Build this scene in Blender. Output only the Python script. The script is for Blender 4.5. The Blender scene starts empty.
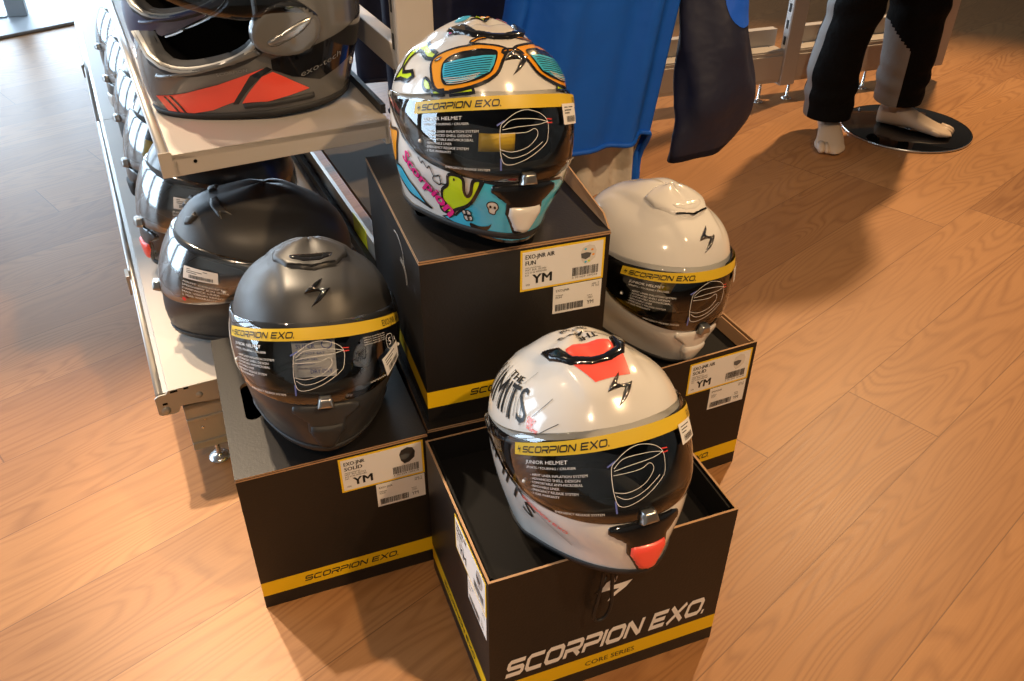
import bpy, bmesh, math, random
import numpy as np
from mathutils import Matrix, Vector, Euler
random.seed(7)
SC = bpy.context.scene
COL = SC.collection
R = math.radians
# ------------------------------------------------------------------ materials
def mat(name, rgb, rough=.5, metal=0., spec=.5, coat=0., bump=None, sheen=0.):
    m = bpy.data.materials.new(name); m.use_nodes = True
    nt = m.node_tree; b = nt.nodes['Principled BSDF']
    b.inputs['Base Color'].default_value = (*rgb, 1); b.inputs['Roughness'].default_value = rough
    b.inputs['Metallic'].default_value = metal; b.inputs['Specular IOR Level'].default_value = spec
    b.inputs['Coat Weight'].default_value = coat; b.inputs['Coat Roughness'].default_value = .04
    if sheen: b.inputs['Sheen Weight'].default_value = sheen
    if bump:
        tc = nt.nodes.new('ShaderNodeTexCoord'); n = nt.nodes.new('ShaderNodeTexNoise'); bp = nt.nodes.new('ShaderNodeBump')
        n.inputs['Scale'].default_value = bump[0]; n.inputs['Detail'].default_value = 3
        bp.inputs['Strength'].default_value = bump[1]; bp.inputs['Distance'].default_value = bump[2]
        nt.links.new(tc.outputs['Object'], n.inputs['Vector']); nt.links.new(n.outputs['Fac'], bp.inputs['Height'])
        nt.links.new(bp.outputs['Normal'], b.inputs['Normal'])
    return m
def clear_mat(name, tint=(.95, .96, .96), gloss=.09, rough=.02):
    m = bpy.data.materials.new(name); m.use_nodes = True; nt = m.node_tree; nt.nodes.clear()
    o = nt.nodes.new('ShaderNodeOutputMaterial'); mx = nt.nodes.new('ShaderNodeMixShader')
    t = nt.nodes.new('ShaderNodeBsdfTransparent'); g = nt.nodes.new('ShaderNodeBsdfGlossy'); lw = nt.nodes.new('ShaderNodeFresnel')
    mr = nt.nodes.new('ShaderNodeMath'); mr.operation = 'MULTIPLY_ADD'
    t.inputs[0].default_value = (*tint, 1); g.inputs['Roughness'].default_value = rough; lw.inputs['IOR'].default_value = 1.5
    mr.inputs[1].default_value = 1.1; mr.inputs[2].default_value = gloss - .04; mr.use_clamp = True
    L = nt.links.new
    L(lw.outputs[0], mr.inputs[0]); L(mr.outputs[0], mx.inputs[0]); L(t.outputs[0], mx.inputs[1]); L(g.outputs[0], mx.inputs[2]); L(mx.outputs[0], o.inputs[0])
    return m
M = {}
def dm(k, *a, **kw): M[k] = mat(k, *a, **kw)
dm('gloss_white', (.74, .72, .69), .16, coat=.5); dm('matte_black', (.030, .030, .031), .42, spec=.5)
dm('gloss_black', (.008, .008, .009), .12, coat=.6); dm('gloss_grey', (.125, .122, .118), .2, coat=.7); dm('dark_grey', (.03, .03, .032), .28, coat=.4)
dm('navy_shell', (.05, .06, .13), .3, coat=.3); dm('rubber', (.02, .02, .021), .6); dm('liner_fabric', (.010, .010, .011), .95, spec=.1)
dm('fluo_red', (1., .10, .07), .3, coat=.3); dm('red_grey', (1., .10, .06), .3, coat=.4); dm('yellow_film', (.72, .50, .03), .4); dm('ink_black', (.012, .012, .012), .4)
dm('ink_white', (.82, .82, .82), .6); dm('ink_red', (.75, .05, .04), .5); dm('ink_blue', (.12, .16, .5), .6)
dm('chrome', (.28, .26, .24), .18, 1.); dm('silver', (.42, .42, .41), .28, .9); dm('paper', (.80, .79, .78), .6); dm('packet_paper', (.74, .74, .77), .7)
dm('g_cyan', (.06, .50, .75), .2, coat=.5); dm('g_lime', (.60, .80, .02), .2, coat=.5); dm('g_orange', (.90, .36, .02), .2, coat=.5); dm('g_pink', (.85, .02, .25), .2, coat=.5)
dm('g_black', (.012, .012, .014), .2, coat=.5); dm('g_white', (.70, .68, .65), .18, coat=.5); dm('g_grey', (.10, .11, .12), .25); dm('g_navy', (.02, .03, .09), .2, coat=.5)
dm('carton_black', (.0115, .0095, .0083), .44, spec=.40, bump=(260, .12, .002)); dm('carton_yellow', (.80, .52, .005), .45); dm('kraft', (.42, .25, .13), .8, bump=(120, .15, .002))
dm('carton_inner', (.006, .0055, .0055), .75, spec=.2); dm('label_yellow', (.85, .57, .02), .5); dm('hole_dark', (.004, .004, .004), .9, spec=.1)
dm('steel_beige', (.48, .44, .40), .44, spec=.4); dm('steel_grey', (.42, .41, .38), .38, .3); dm('rail_silver', (.50, .48, .46), .36, .6); dm('slot_dark', (.01, .01, .01), .8); dm('plastic_dark', (.012, .012, .013), .5)
dm('zinc', (.65, .65, .64), .25, .9); dm('tag_yellow', (.75, .85, .02), .5)
dm('jacket_blue', (.008, .105, .56), .55, spec=.25, bump=(9, .35, .03)); dm('jacket_navy', (.017, .020, .046), .55, spec=.35, bump=(9, .4, .03)); dm('jacket_bright', (.008, .12, .80), .55, bump=(9, .35, .03)); dm('lining', (.58, .53, .46), .7, bump=(20, .4, .02))
dm('trouser_black', (.0035, .0031, .0029), .85, spec=.12, bump=(24, .5, .012)); dm('trouser_grey', (.22, .20, .185), .7, bump=(30, .3, .01)); dm('mannequin_skin', (.62, .48, .36), .45); dm('base_gloss', (.006, .006, .007), .06, coat=.4)
dm('wall_paint', (.34, .28, .22), .8); dm('steel_dark', (.15, .13, .11), .8, spec=.2); dm('ceiling_paint', (.12, .115, .11), .9); dm('mat_grey', (.50, .54, .58), .5); dm('mat_edge', (.05, .05, .055), .7); dm('stand_grey', (.38, .40, .42), .5); dm('frame_dark', (.05, .05, .055), .4)
dm('liner_grey', (.42, .42, .43), .85, spec=.2)
M['visor_clear'] = clear_mat('visor_clear', (.95, .96, .96), .13); M['visor_film'] = clear_mat('visor_film', (.93, .94, .95), .30, .14); M['visor_tint'] = clear_mat('visor_tint', (.25, .25, .26), .12); M['acrylic'] = clear_mat('acrylic', (.97, .97, .97), .06); M['film'] = clear_mat('film', (.8, .8, .8), .06, .1)

def wood_mat():
    m = bpy.data.materials.new('oak_planks'); m.use_nodes = True; nt = m.node_tree; b = nt.nodes['Principled BSDF']; L = nt.links.new
    def N(t, **kw):
        n = nt.nodes.new(t)
        for k, v in kw.items(): setattr(n, k, v)
        return n
    def math_(op, a, c=None, d=None):
        n = N('ShaderNodeMath', operation=op)
        for i, v in enumerate((a, c, d)):
            if v is None: continue
            if isinstance(v, (int, float)): n.inputs[i].default_value = v
            else: L(v, n.inputs[i])
        return n.outputs[0]
    tc = N('ShaderNodeTexCoord'); mp = N('ShaderNodeMapping'); mp.inputs['Rotation'].default_value = (0, 0, R(-43.4))
    L(tc.outputs['Object'], mp.inputs['Vector']); sx = N('ShaderNodeSeparateXYZ'); L(mp.outputs[0], sx.inputs[0])
    x, y = sx.outputs[0], sx.outputs[1]
    v = math_('DIVIDE', math_('SUBTRACT', y, .903 - .188 * 40), .188); row = math_('FLOOR', v); fv = math_('FRACT', v)
    wn = N('ShaderNodeTexWhiteNoise', noise_dimensions='1D'); L(row, wn.inputs['W'])
    u = math_('DIVIDE', math_('ADD', x, math_('MULTIPLY', wn.outputs['Value'], 1.3)), 1.29); fu = math_('FRACT', u); pid = math_('ADD', math_('MULTIPLY', math_('FLOOR', u), 7.31), math_('MULTIPLY', row, 3.17))
    wp = N('ShaderNodeTexWhiteNoise', noise_dimensions='1D'); L(pid, wp.inputs['W'])
    # seams
    ev = math_('MINIMUM', fv, math_('SUBTRACT', 1., fv)); eu = math_('MINIMUM', fu, math_('SUBTRACT', 1., fu))
    seam = math_('MAXIMUM', math_('LESS_THAN', ev, .0045), math_('LESS_THAN', eu, .0010))
    # grain coordinates: shifted per plank, compressed along the plank
    cx = N('ShaderNodeCombineXYZ'); L(math_('ADD', x, math_('MULTIPLY', pid, 1.7)), cx.inputs[0]); L(y, cx.inputs[1]); L(pid, cx.inputs[2])
    def noise(scale, sc, detail=4, dist=0., rough=.55):
        mm = N('ShaderNodeMapping'); mm.inputs['Scale'].default_value = sc; L(cx.outputs[0], mm.inputs[0])
        n = N('ShaderNodeTexNoise'); n.inputs['Scale'].default_value = scale; n.inputs['Detail'].default_value = detail; n.inputs['Distortion'].default_value = dist; n.inputs['Roughness'].default_value = rough
        L(mm.outputs[0], n.inputs['Vector']); return n.outputs['Fac']
    big = noise(1.9, (.42, 3.0, 1), 2, .35)
    fine = noise(22, (.35, 12, 1), 5, .0, .7); tone = noise(1.6, (1, 2.2, 1), 3)
    ring = math_('ABSOLUTE', math_('SUBTRACT', math_('FRACT', math_('MULTIPLY', big, 34.)), .5))     # cathedral lines
    ringm = math_('MULTIPLY', math_('SUBTRACT', 1., math_('MINIMUM', math_('MULTIPLY', ring, 3.2), 1.)), math_('MULTIPLY', math_('POWER', tone, 1.6), 1.5))
    knotv = N('ShaderNodeTexVoronoi'); mk = N('ShaderNodeMapping'); mk.inputs['Scale'].default_value = (1.1, 3.2, 1.); L(cx.outputs[0], mk.inputs[0]); L(mk.outputs[0], knotv.inputs['Vector']); knotv.inputs['Scale'].default_value = 1.5
    knot = math_('MULTIPLY', math_('SUBTRACT', 1., math_('MINIMUM', math_('DIVIDE', knotv.outputs['Distance'], .10), 1.)), .55)
    cr = N('ShaderNodeValToRGB'); e = cr.color_ramp.elements
    e[0].position = .2; e[0].color = (.27, .118, .043, 1); e[1].position = .68; e[1].color = (.47, .232, .090, 1)
    k = math_('ADD', math_('MULTIPLY', tone, .40), math_('ADD', math_('MULTIPLY', fine, .34), math_('MULTIPLY', wp.outputs['Value'], .22)))
    k = math_('SUBTRACT', k, math_('ADD', math_('MULTIPLY', ringm, .34), knot)); L(k, cr.inputs[0])
    mixs = N('ShaderNodeMix', data_type='RGBA'); L(seam, mixs.inputs['Factor']); L(cr.outputs[0], mixs.inputs[6]); mixs.inputs[7].default_value = (.20, .092, .038, 1)
    L(mixs.outputs[2], b.inputs['Base Color'])
    L(math_('ADD', .36, math_('MULTIPLY', fine, .16)), b.inputs['Roughness']); b.inputs['Specular IOR Level'].default_value = .40
    bp = N('ShaderNodeBump'); bp.inputs['Strength'].default_value = .25; bp.inputs['Distance'].default_value = .001
    L(math_('SUBTRACT', math_('MULTIPLY', fine, .4), seam), bp.inputs['Height']); L(bp.outputs[0], b.inputs['Normal'])
    return m
M['wood'] = wood_mat()

# ------------------------------------------------------------------ object helpers
def tag(o, label=None, cat=None, group=None, kind=None):
    for k, v in (('label', label), ('category', cat), ('group', group), ('kind', kind)):
        if v: o[k] = v
    return o
def empty(name, loc=(0, 0, 0), rot=(0, 0, 0)):
    o = bpy.data.objects.new(name, None); COL.objects.link(o); o.location = loc; o.rotation_euler = rot; o.empty_display_size = .05
    return o
def copy_tree(o, parent=None):
    c = o.copy(); COL.objects.link(c)
    if parent: c.parent = parent
    for ch in list(o.children): copy_tree(ch, c)
    return c
class MB:
    def __init__(s): s.v = []; s.f = []; s.m = []; s.sm = []
    def add(s, V, F, m=0, smooth=False):
        b = len(s.v); s.v += [tuple(map(float, p)) for p in V]
        for i, f in enumerate(F):
            s.f.append([b + j for j in f]); s.m.append(m if isinstance(m, int) else m[i]); s.sm.append(smooth)
        return s
    def box(s, x0, x1, y0, y1, z0, z1, m=0):
        V = [(x, y, z) for x in (x0, x1) for y in (y0, y1) for z in (z0, z1)]
        return s.add(V, [(0, 1, 3, 2), (4, 6, 7, 5), (0, 4, 5, 1), (2, 3, 7, 6), (0, 2, 6, 4), (1, 5, 7, 3)], m)
    def prism(s, pts, fn, m=0):          # pts 2D, fn(x,y,side)->3D
        n = len(pts); V = [fn(x, y, 0) for x, y in pts] + [fn(x, y, 1) for x, y in pts]
        return s.add(V, [list(range(n))[::-1], list(range(n, 2 * n))] + [(i, (i + 1) % n, n + (i + 1) % n, n + i) for i in range(n)], m)
    def tube(s, P, r, n=8, m=0, closed=False, cap=True):
        P = [Vector(p) for p in P]; k = len(P); V = []; F = []; up = None
        rr = r if isinstance(r, (list, tuple)) else [r] * k
        for i, p in enumerate(P):
            t = (P[(i + 1) % k] - P[i - 1]) if closed else (P[min(i + 1, k - 1)] - P[max(i - 1, 0)])
            t.normalize()
            if up is None: up = t.orthogonal().normalized()
            up = (up - t * up.dot(t)); up = up.normalized() if up.length > 1e-6 else t.orthogonal().normalized()
            w = t.cross(up)
            V += [p + (up * math.cos(2 * math.pi * j / n) + w * math.sin(2 * math.pi * j / n)) * rr[i] for j in range(n)]
        for i in range(k if closed else k - 1):
            for j in range(n):
                a = i * n + j; b = i * n + (j + 1) % n; i2 = (i + 1) % k; F.append((a, b, i2 * n + (j + 1) % n, i2 * n + j))
        if cap and not closed: F += [list(range(n))[::-1], [(k - 1) * n + j for j in range(n)]]
        return s.add(V, F, m, True)
    def grid(s, A, m=0, closed=False, smooth=True, flip=False):     # A [i][j] of points
        A = np.asarray(A); ni, nj = A.shape[:2]; F = []
        for i in range(ni - 1):
            for j in range(nj if closed else nj - 1):
                q = (i * nj + j, i * nj + (j + 1) % nj, (i + 1) * nj + (j + 1) % nj, (i + 1) * nj + j)
                F.append(q[::-1] if flip else q)
        return s.add(A.reshape(-1, 3), F, m, smooth)
    def lathe(s, prof, c=(0, 0, 0), n=32, m=0, cap=True):
        A = [[(c[0] + r * math.cos(2 * math.pi * j / n), c[1] + r * math.sin(2 * math.pi * j / n), c[2] + z) for j in range(n)] for r, z in prof]
        s.grid(A, m, True)
        if cap: s.add(A[-1], [list(range(n))], m); s.add(A[0], [list(range(n))[::-1]], m)
        return s
    def build(s, name, mats, parent=None, loc=None, bevel=0, solid=0, rot=None, weld=False):
        me = bpy.data.meshes.new(name); me.from_pydata(s.v, [], s.f)
        for q in (mats if isinstance(mats, (list, tuple)) else [mats]): me.materials.append(M[q])
        me.polygons.foreach_set('material_index', s.m); me.polygons.foreach_set('use_smooth', s.sm); me.update()
        if weld:
            bm = bmesh.new(); bm.from_mesh(me); bmesh.ops.remove_doubles(bm, verts=bm.verts, dist=1e-5); bmesh.ops.recalc_face_normals(bm, faces=bm.faces); bm.to_mesh(me); bm.free()
        o = bpy.data.objects.new(name, me); COL.objects.link(o)
        if parent: o.parent = parent
        if loc is not None: o.location = loc
        if rot is not None: o.rotation_euler = rot
        if bevel:
            md = o.modifiers.new('bevel', 'BEVEL'); md.width = bevel; md.segments = 2; md.limit_method = 'ANGLE'; md.harden_normals = False
        if solid:
            md = o.modifiers.new('solid', 'SOLIDIFY'); md.thickness = solid; md.offset = 0
        return o
# ------------------------------------------------------------------ flat shapes (2D) -> tessellated
def _cut(bm, step):
    if not step or not bm.verts: return
    for ax in (0, 1):
        c = [v.co[ax] for v in bm.verts]; k0, k1 = math.floor(min(c) / step) + 1, math.ceil(max(c) / step)
        for k in range(k0, k1):
            co = [0, 0, 0]; no = [0, 0, 0]; co[ax] = k * step; no[ax] = 1
            bmesh.ops.bisect_plane(bm, geom=bm.verts[:] + bm.edges[:] + bm.faces[:], plane_co=co, plane_no=no, dist=1e-6)
def poly2d(pts, step=None):
    bm = bmesh.new(); f = bm.faces.new([bm.verts.new((x, y, 0)) for x, y in pts]); f.normal_update()
    if f.normal.z < 0: f.normal_flip()
    bmesh.ops.triangulate(bm, faces=[f], ngon_method='EAR_CLIP'); _cut(bm, step)
    bm.verts.index_update(); V = np.array([v.co[:2] for v in bm.verts]); F = [[v.index for v in q.verts] for q in bm.faces]; bm.free()
    return V, F
_tc = {}
def text2d(s, bold=0.):
    """cap-height-1 text starting at the origin in the built-in font"""
    if (s, bold) not in _tc:
        cu = bpy.data.curves.new('t', 'FONT'); cu.body = s; cu.size = 1.; cu.offset = bold; cu.resolution_u = 2; o = bpy.data.objects.new('t', cu); COL.objects.link(o)
        dg = bpy.context.evaluated_depsgraph_get(); me = bpy.data.meshes.new_from_object(o.evaluated_get(dg))
        V = np.array([v.co[:2] for v in me.vertices]) / .69 if len(me.vertices) else np.zeros((0, 2)); F = [list(p.vertices) for p in me.polygons]
        bpy.data.objects.remove(o); bpy.data.curves.remove(cu); bpy.data.meshes.remove(me); _tc[s, bold] = (V, F)
    return _tc[s, bold]
def bold2d(s):
    V, F = text2d(s); n = len(V)
    return np.vstack([V, V + np.array([.045, 0]), V + np.array([.09, 0])]), [list(f) for f in F] + [[i + n for i in f] for f in F] + [[i + 2 * n for i in f] for f in F]
GL = {'S': (1.3, [[(1.25, .9), (.2, .9), (.1, .8), (.1, .6), (.2, .5), (1.1, .5), (1.2, .4), (1.2, .2), (1.1, .1), (.05, .1)]]), 'C': (1.3, [[(1.25, .9), (.25, .9), (.1, .75), (.1, .25), (.25, .1), (1.25, .1)]]),
 'O': (1.35, [[(.67, .9), (1.1, .9), (1.25, .75), (1.25, .25), (1.1, .1), (.25, .1), (.1, .25), (.1, .75), (.25, .9), (.68, .9)]]), 'R': (1.3, [[(.0, .9), (1.1, .9), (1.2, .8), (1.2, .53), (1.1, .43), (.1, .43), (.1, 0)], [(.7, .43), (1.2, 0)]]),
 'P': (1.3, [[(.0, .9), (1.1, .9), (1.2, .8), (1.2, .53), (1.1, .43), (.1, .43), (.1, 0)]]), 'I': (.2, [[(.1, 0), (.1, 1)]]), 'N': (1.3, [[(.1, 0), (.1, .85), (.2, .9), (1.1, .1), (1.2, .15), (1.2, 1)]]),
 'E': (1.25, [[(1.2, .9), (.1, .9), (.1, .1), (1.2, .1)], [(.1, .5), (1.1, .5)]]), 'X': (1.35, [[(.08, 0), (1.27, 1)], [(.08, 1), (1.27, 0)]]), ' ': (.45, []), '.': (.2, [[(.0, .07), (.16, .07)]])}
def ribbon(P, w, closed=False):
    P = [np.array(p, float) for p in P]; n = len(P); V = []; F = []
    for i in range(n):
        a = P[i - 1] if (i or closed) else None; c = P[(i + 1) % n] if (i < n - 1 or closed) else None
        d = [q / (np.linalg.norm(q) + 1e-12) for q in ([P[i] - a] if a is not None else []) + ([c - P[i]] if c is not None else [])]
        t = sum(d); t = t / (np.linalg.norm(t) + 1e-12); nrm = np.array([-t[1], t[0]]); k = w / 2 / max(.5, abs(nrm @ np.array([-d[0][1], d[0][0]])))
        V += [P[i] + nrm * k, P[i] - nrm * k]
    for i in range(n if closed else n - 1): j = (i + 1) % n; F.append((2 * i, 2 * i + 1, 2 * j + 1, 2 * j))
    return np.array(V), F
def logo2d(s, shear=.28, th=.2):
    V = []; F = []; x = 0
    for ch in s:
        w, pl = GL[ch]
        for p in pl:
            v, f = ribbon(p, th); b = len(V)
            V += [(q[0] + x + q[1] * shear, q[1]) for q in v]; F += [[b + i for i in g] for g in f]
        x += w + .16
    return np.array(V), F
def cut2d(V, F, step):
    bm = bmesh.new(); vs = [bm.verts.new((x, y, 0)) for x, y in V]
    for f in F:
        try: bm.faces.new([vs[i] for i in f])
        except ValueError: pass
    bmesh.ops.triangulate(bm, faces=bm.faces[:]); _cut(bm, step); bm.verts.index_update()
    V = np.array([v.co[:2] for v in bm.verts]); F = [[v.index for v in q.verts] for q in bm.faces]; bm.free(); return V, F
def fit2d(V, x0, y0, h, w=None):
    """scale a cap-1 text to height h (and, if given, width w), lower left at x0,y0"""
    V = np.array(V, float)
    if not len(V): return V
    sx = h if w is None else w / (V[:, 0].max() - V[:, 0].min()); V = V - np.array([V[:, 0].min(), 0])
    return V * np.array([sx, h]) + np.array([x0, y0])
EMB = [(.0, .5), (-.04, .3), (-.13, .12), (.1, .1), (.35, .2), (.28, -.1), (.02, -.5), (.06, -.25), (.12, -.08), (-.12, -.07), (-.35, -.18), (-.26, .1)]   # lightning-like tail emblem
def barcode(mb, x0, y0, w, h, fn, m, seed):
    rg = random.Random(seed); x = x0
    while x < x0 + w:
        b = w * rg.choice((.008, .012, .02, .028)); mb.add([fn(x, y0), fn(x + b, y0), fn(x + b, y0 + h), fn(x, y0 + h)], [(0, 1, 2, 3)], m); x += b + w * rg.choice((.008, .012, .02))
# ---- helmet shell as a function of azimuth and elevation
HC=np.array([0,0,.13])
def _nspl(x,y):
    n=len(x);h=np.diff(x);A=np.zeros((n,n));b=np.zeros(n);A[0,0]=A[-1,-1]=1
    for i in range(1,n-1):
        A[i,i-1]=h[i-1];A[i,i]=2*(h[i-1]+h[i]);A[i,i+1]=h[i]
        b[i]=6*((y[i+1]-y[i])/h[i]-(y[i]-y[i-1])/h[i-1])
    M=np.linalg.solve(A,b)
    def f(t):
        t=np.clip(t,x[0],x[-1]);i=np.clip(np.searchsorted(x,t)-1,0,n-2)
        a=(x[i+1]-t);c=(t-x[i]);H=h[i]
        return M[i]*a**3/(6*H)+M[i+1]*c**3/(6*H)+(y[i]/H-M[i]*H/6)*a+(y[i+1]/H-M[i+1]*H/6)*c
    return f
def _prof(pts):
    p=np.array(pts);e=np.arctan2(p[:,1]-.13,p[:,0]);r=np.hypot(p[:,0],p[:,1]-.13)
    g=np.linspace(e[0],np.pi/2,260);v=_nspl(e,r)(g)
    return lambda q:np.interp(q,g,v)
RF=_prof([(.110,-.04),(.134,-.02),(.148,.005),(.156,.038),(.157,.075),(.150,.125),(.128,.184),(.107,.214),(.08,.231),(.05,.242),(.02,.2505),(0,.252)])
RB=_prof([(.095,-.04),(.112,-.02),(.126,.02),(.140,.07),(.148,.12),(.142,.17),(.118,.213),(.078,.240),(.035,.251),(0,.252)])
RS=_prof([(.085,-.04),(.096,-.02),(.106,.01),(.116,.05),(.1225,.09),(.124,.13),(.1175,.175),(.098,.211),(.065,.237),(.03,.249),(0,.252)])
def sst(x): x=np.clip(x,0,1); return x*x*(3-2*x)
SPR=(.907,2.195,-.061,.845,-.513,.048)
def hr(a,e):
    ca,sa=np.cos(a),np.sin(a)
    up=sst((e-.45)/.9);w=sst((1.45-e)/.6);s0,n0,kc,sb,nc,nf=SPR
    R=np.where(ca>0,RF(e),RB(e)*(1+(sb-1)*w));S=RS(e)*(1+(s0-1)*w)
    n=np.where(ca>0,n0+nc*sst((-.3-e)/.4)+nf*sst((e-.1)/.5),2.15)
    n=n+(2.15-n)*sst((.35-np.abs(ca))/.35)
    r=(1+kc*up)*(np.abs(ca/R)**n+np.abs(sa/S)**n)**(-1/n)
    x=r*np.cos(e)*sa;y=r*np.cos(e)*ca;z=r*np.sin(e)+.13
    return r+.003*sst((.047+.15*np.clip(.075-y,0,.1)-np.abs(x))/.012)*sst((z-.2)/.02)
def hS(a,e,off=0.0):
    a,e=np.broadcast_arrays(np.asarray(a,float),np.asarray(e,float))
    def P(a,e):
        r=hr(a,e);return np.stack([r*np.cos(e)*np.sin(a),-r*np.cos(e)*np.cos(a),r*np.sin(e)+.13],-1)
    p=P(a,e)
    if np.ndim(off)==0 and off==0: return p
    d=1e-3
    dirv=np.stack([np.cos(e)*np.sin(a),-np.cos(e)*np.cos(a),np.sin(e)],-1)
    # two tangents built about the direction, safe at the crown
    t1=np.stack([np.cos(a),np.sin(a),np.zeros_like(a)],-1);t2=np.cross(t1,dirv)
    def at(D):
        D=D/np.linalg.norm(D,axis=-1,keepdims=True)
        return P(np.arctan2(D[...,0],-D[...,1]),np.arcsin(np.clip(D[...,2],-1,1)))
    n=np.cross(at(dirv+d*t1)-at(dirv-d*t1),at(dirv+d*t2)-at(dirv-d*t2))
    n/=np.linalg.norm(n,axis=-1,keepdims=True)
    n*=np.sign((n*dirv).sum(-1,keepdims=True))
    return p+n*np.asarray(off)[...,None]
def e_of_z(a,z):
    a,z=np.broadcast_arrays(np.asarray(a,float),np.asarray(z,float))
    lo=np.full(a.shape,-1.1);hi=np.full(a.shape,np.pi/2)
    for _ in range(32):
        m=(lo+hi)/2;zz=hr(a,m)*np.sin(m)+.13;up=zz<z
        lo=np.where(up,m,lo);hi=np.where(up,hi,m)
    return (lo+hi)/2
# visor outline, elevation in radians against |azimuth|
_VA=np.radians([0,15,30,40,50,63,76,89,100,107,112,181]);_VB=np.radians([-17.6,-17.7,-17.8,-17.7,-17.4,-15.4,-10.5,-2,5,9,12,12.2])
_VT=np.radians([23,23,22.4,21.5,20.4,18.8,17,15.2,14,13.2,12.2,12.2])
VEND=np.radians(112)
def vt(a): return np.interp(np.abs(a),_VA,_VT)
def vb(a): return np.interp(np.abs(a),_VA,_VB)
# ------------------------------------------------------------------ helmet
D = np.radians
def AE(V, off=0.):
    V = np.asarray(V, float); return hS(D(V[:, 0]), D(V[:, 1]), np.broadcast_to(np.asarray(off, float), (len(V),)) + 1e-9)
def PO(V, off=0.):                       # polar chart about the crown, degrees
    V = np.asarray(V, float); return AE(np.stack([np.degrees(np.arctan2(V[:, 0], -V[:, 1])), 90 - np.hypot(V[:, 0], V[:, 1])], 1), off)
def VM(V, off=0.):                       # follows the sweep of the visor top
    V = np.asarray(V, float).copy(); V[:, 1] -= 6.7 * (V[:, 0] / 60) ** 2; return AE(V, off)
def decal(mb, pts, m, off=.0007, step=4, fn=AE):
    V, F = poly2d(pts, step); mb.add(fn(V, off), F, m, True)
def shape(mb, VF, m, off=.0009, step=4, fn=AE):
    V, F = VF
    if step and len(V): V, F = cut2d(V, F, step)
    if len(V): mb.add(fn(V, off), F, m, True)
def line(mb, pts, w, m, off=.001, fn=AE, step=4, closed=False): shape(mb, ribbon(dens(pts, closed), w, closed), m, off, step, fn)
def dens(P, closed=False, n=8):          # smooth Catmull-Rom through the points
    P = [np.array(p, float) for p in P]; k = len(P); out = []
    for i in range(k if closed else k - 1):
        p1, p2 = P[i], P[(i + 1) % k]; p0 = P[i - 1] if (i or closed) else p1; p3 = P[(i + 2) % k] if (closed or i + 2 < k) else p2
        for j in range(n):
            t = j / n; out.append(.5 * (2 * p1 + (p2 - p0) * t + (2 * p0 - 5 * p1 + 4 * p2 - p3) * t * t + (3 * p1 - p0 - 3 * p2 + p3) * t ** 3))
    return out if closed else out + [P[-1]]
def smooth_poly(P, n=5): return [tuple(q) for q in dens(P, True, n)]
def relief(mb, pts, m, lo, hi, bev, step=1.6, fn=AE):
    V, F = poly2d(pts, step); P = np.array(pts, float); d = np.full(len(V), 1e9)
    for i in range(len(P)):
        a, b = P[i], P[(i + 1) % len(P)]; ab = b - a; t = np.clip(((V - a) @ ab) / (ab @ ab + 1e-12), 0, 1)
        d = np.minimum(d, np.linalg.norm(V - (a + t[:, None] * ab), axis=1))
    k = np.sqrt(np.clip(1 - (1 - np.clip(d / bev, 0, 1)) ** 2, 0, 1)); mb.add(fn(V, lo + (hi - lo) * k), F, m, True)
def emblem_ae():
    P = [(775, 320), (733, 378), (712, 420), (708, 455), (738, 438), (775, 420), (800, 418), (790, 445), (787, 480), (780, 520), (812, 475), (832, 425), (845, 380), (815, 395), (785, 402), (752, 402), (768, 360)]
    return [(7.3 + .1038 * (x - 775) - .0566 * (y - 320), 48.5 - .0288 * (x - 775) - .0868 * (y - 320)) for x, y in P]
PA, PT = R(72), .74
def in_port(a, e, s=1., flip=False):
    if flip:
        b = R(15) * np.exp(-(a / R(22)) ** 2); e = np.where(e < R(9), (e - b * 9 / 33) / (1 - b / R(33)), e)
        return (np.abs(a) / (R(82) * s)) ** 4 + (np.abs(e - R(9)) / (R(33) * s)) ** 4 < 1
    t = (e - vb(a)) / (vt(a) - vb(a) + 1e-9) * 2 - 1
    return (np.abs(a) / (PA * s)) ** 5 + (np.abs(t) / (PT * s)) ** 4 < 1
def port_ring(sa, st, off, n=96, flip=False):
    ph = np.linspace(0, 2 * np.pi, n, endpoint=False); c, s = np.cos(ph), np.sin(ph)
    a = PA * sa * np.sign(c) * np.abs(c) ** .4; t = PT * st * np.sign(s) * np.abs(s) ** .5
    e = vb(a) + (t + 1) / 2 * (vt(a) - vb(a))
    if flip: a = R(82) * sa * np.sign(c) * np.abs(c) ** .5; e = R(9) + R(33) * st * np.sign(s) * np.abs(s) ** .5; e = np.where(e < R(9), e + R(15) * np.exp(-(a / R(22)) ** 2) * (R(9) - e) / R(33), e)
    return hS(a, e, np.full(n, off))
def zbase(a): return .004 + .010 * (1 - np.cos(a)) / 2
MOUTH = [(-16, -19), (-13, -18.2), (-5, -17.6), (5, -17.6), (13, -18.2), (17, -20), (17.6, -22.4), (9.6, -26.2), (9.4, -30), (3.8, -38.4), (-4, -38.4), (-9, -30.5), (-9, -26.2), (-16.4, -22)]
PLUG = [(-7.3, -26.9), (7.8, -26.9), (8.3, -29.8), (3, -36.8), (.8, -37.4), (-3.6, -36.9), (-7.6, -30.5)]
BAR = [(-25, -2), (-24.5, -15), (-16.5, -28), (-6, -32.8), (6, -32.8), (16.5, -28), (24.5, -15), (25, -2), (15, -12), (14, -17.5), (12.5, -23), (4, -27), (-4, -27), (-12.5, -23), (-14, -17.5), (-15, -12)]
INS = [(-13.5, -14), (-8, -13), (8, -13), (13.5, -14), (14.5, -18), (12.6, -23.6), (4, -27.6), (-4, -27.6), (-12.6, -23.6), (-14.5, -18)]
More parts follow.
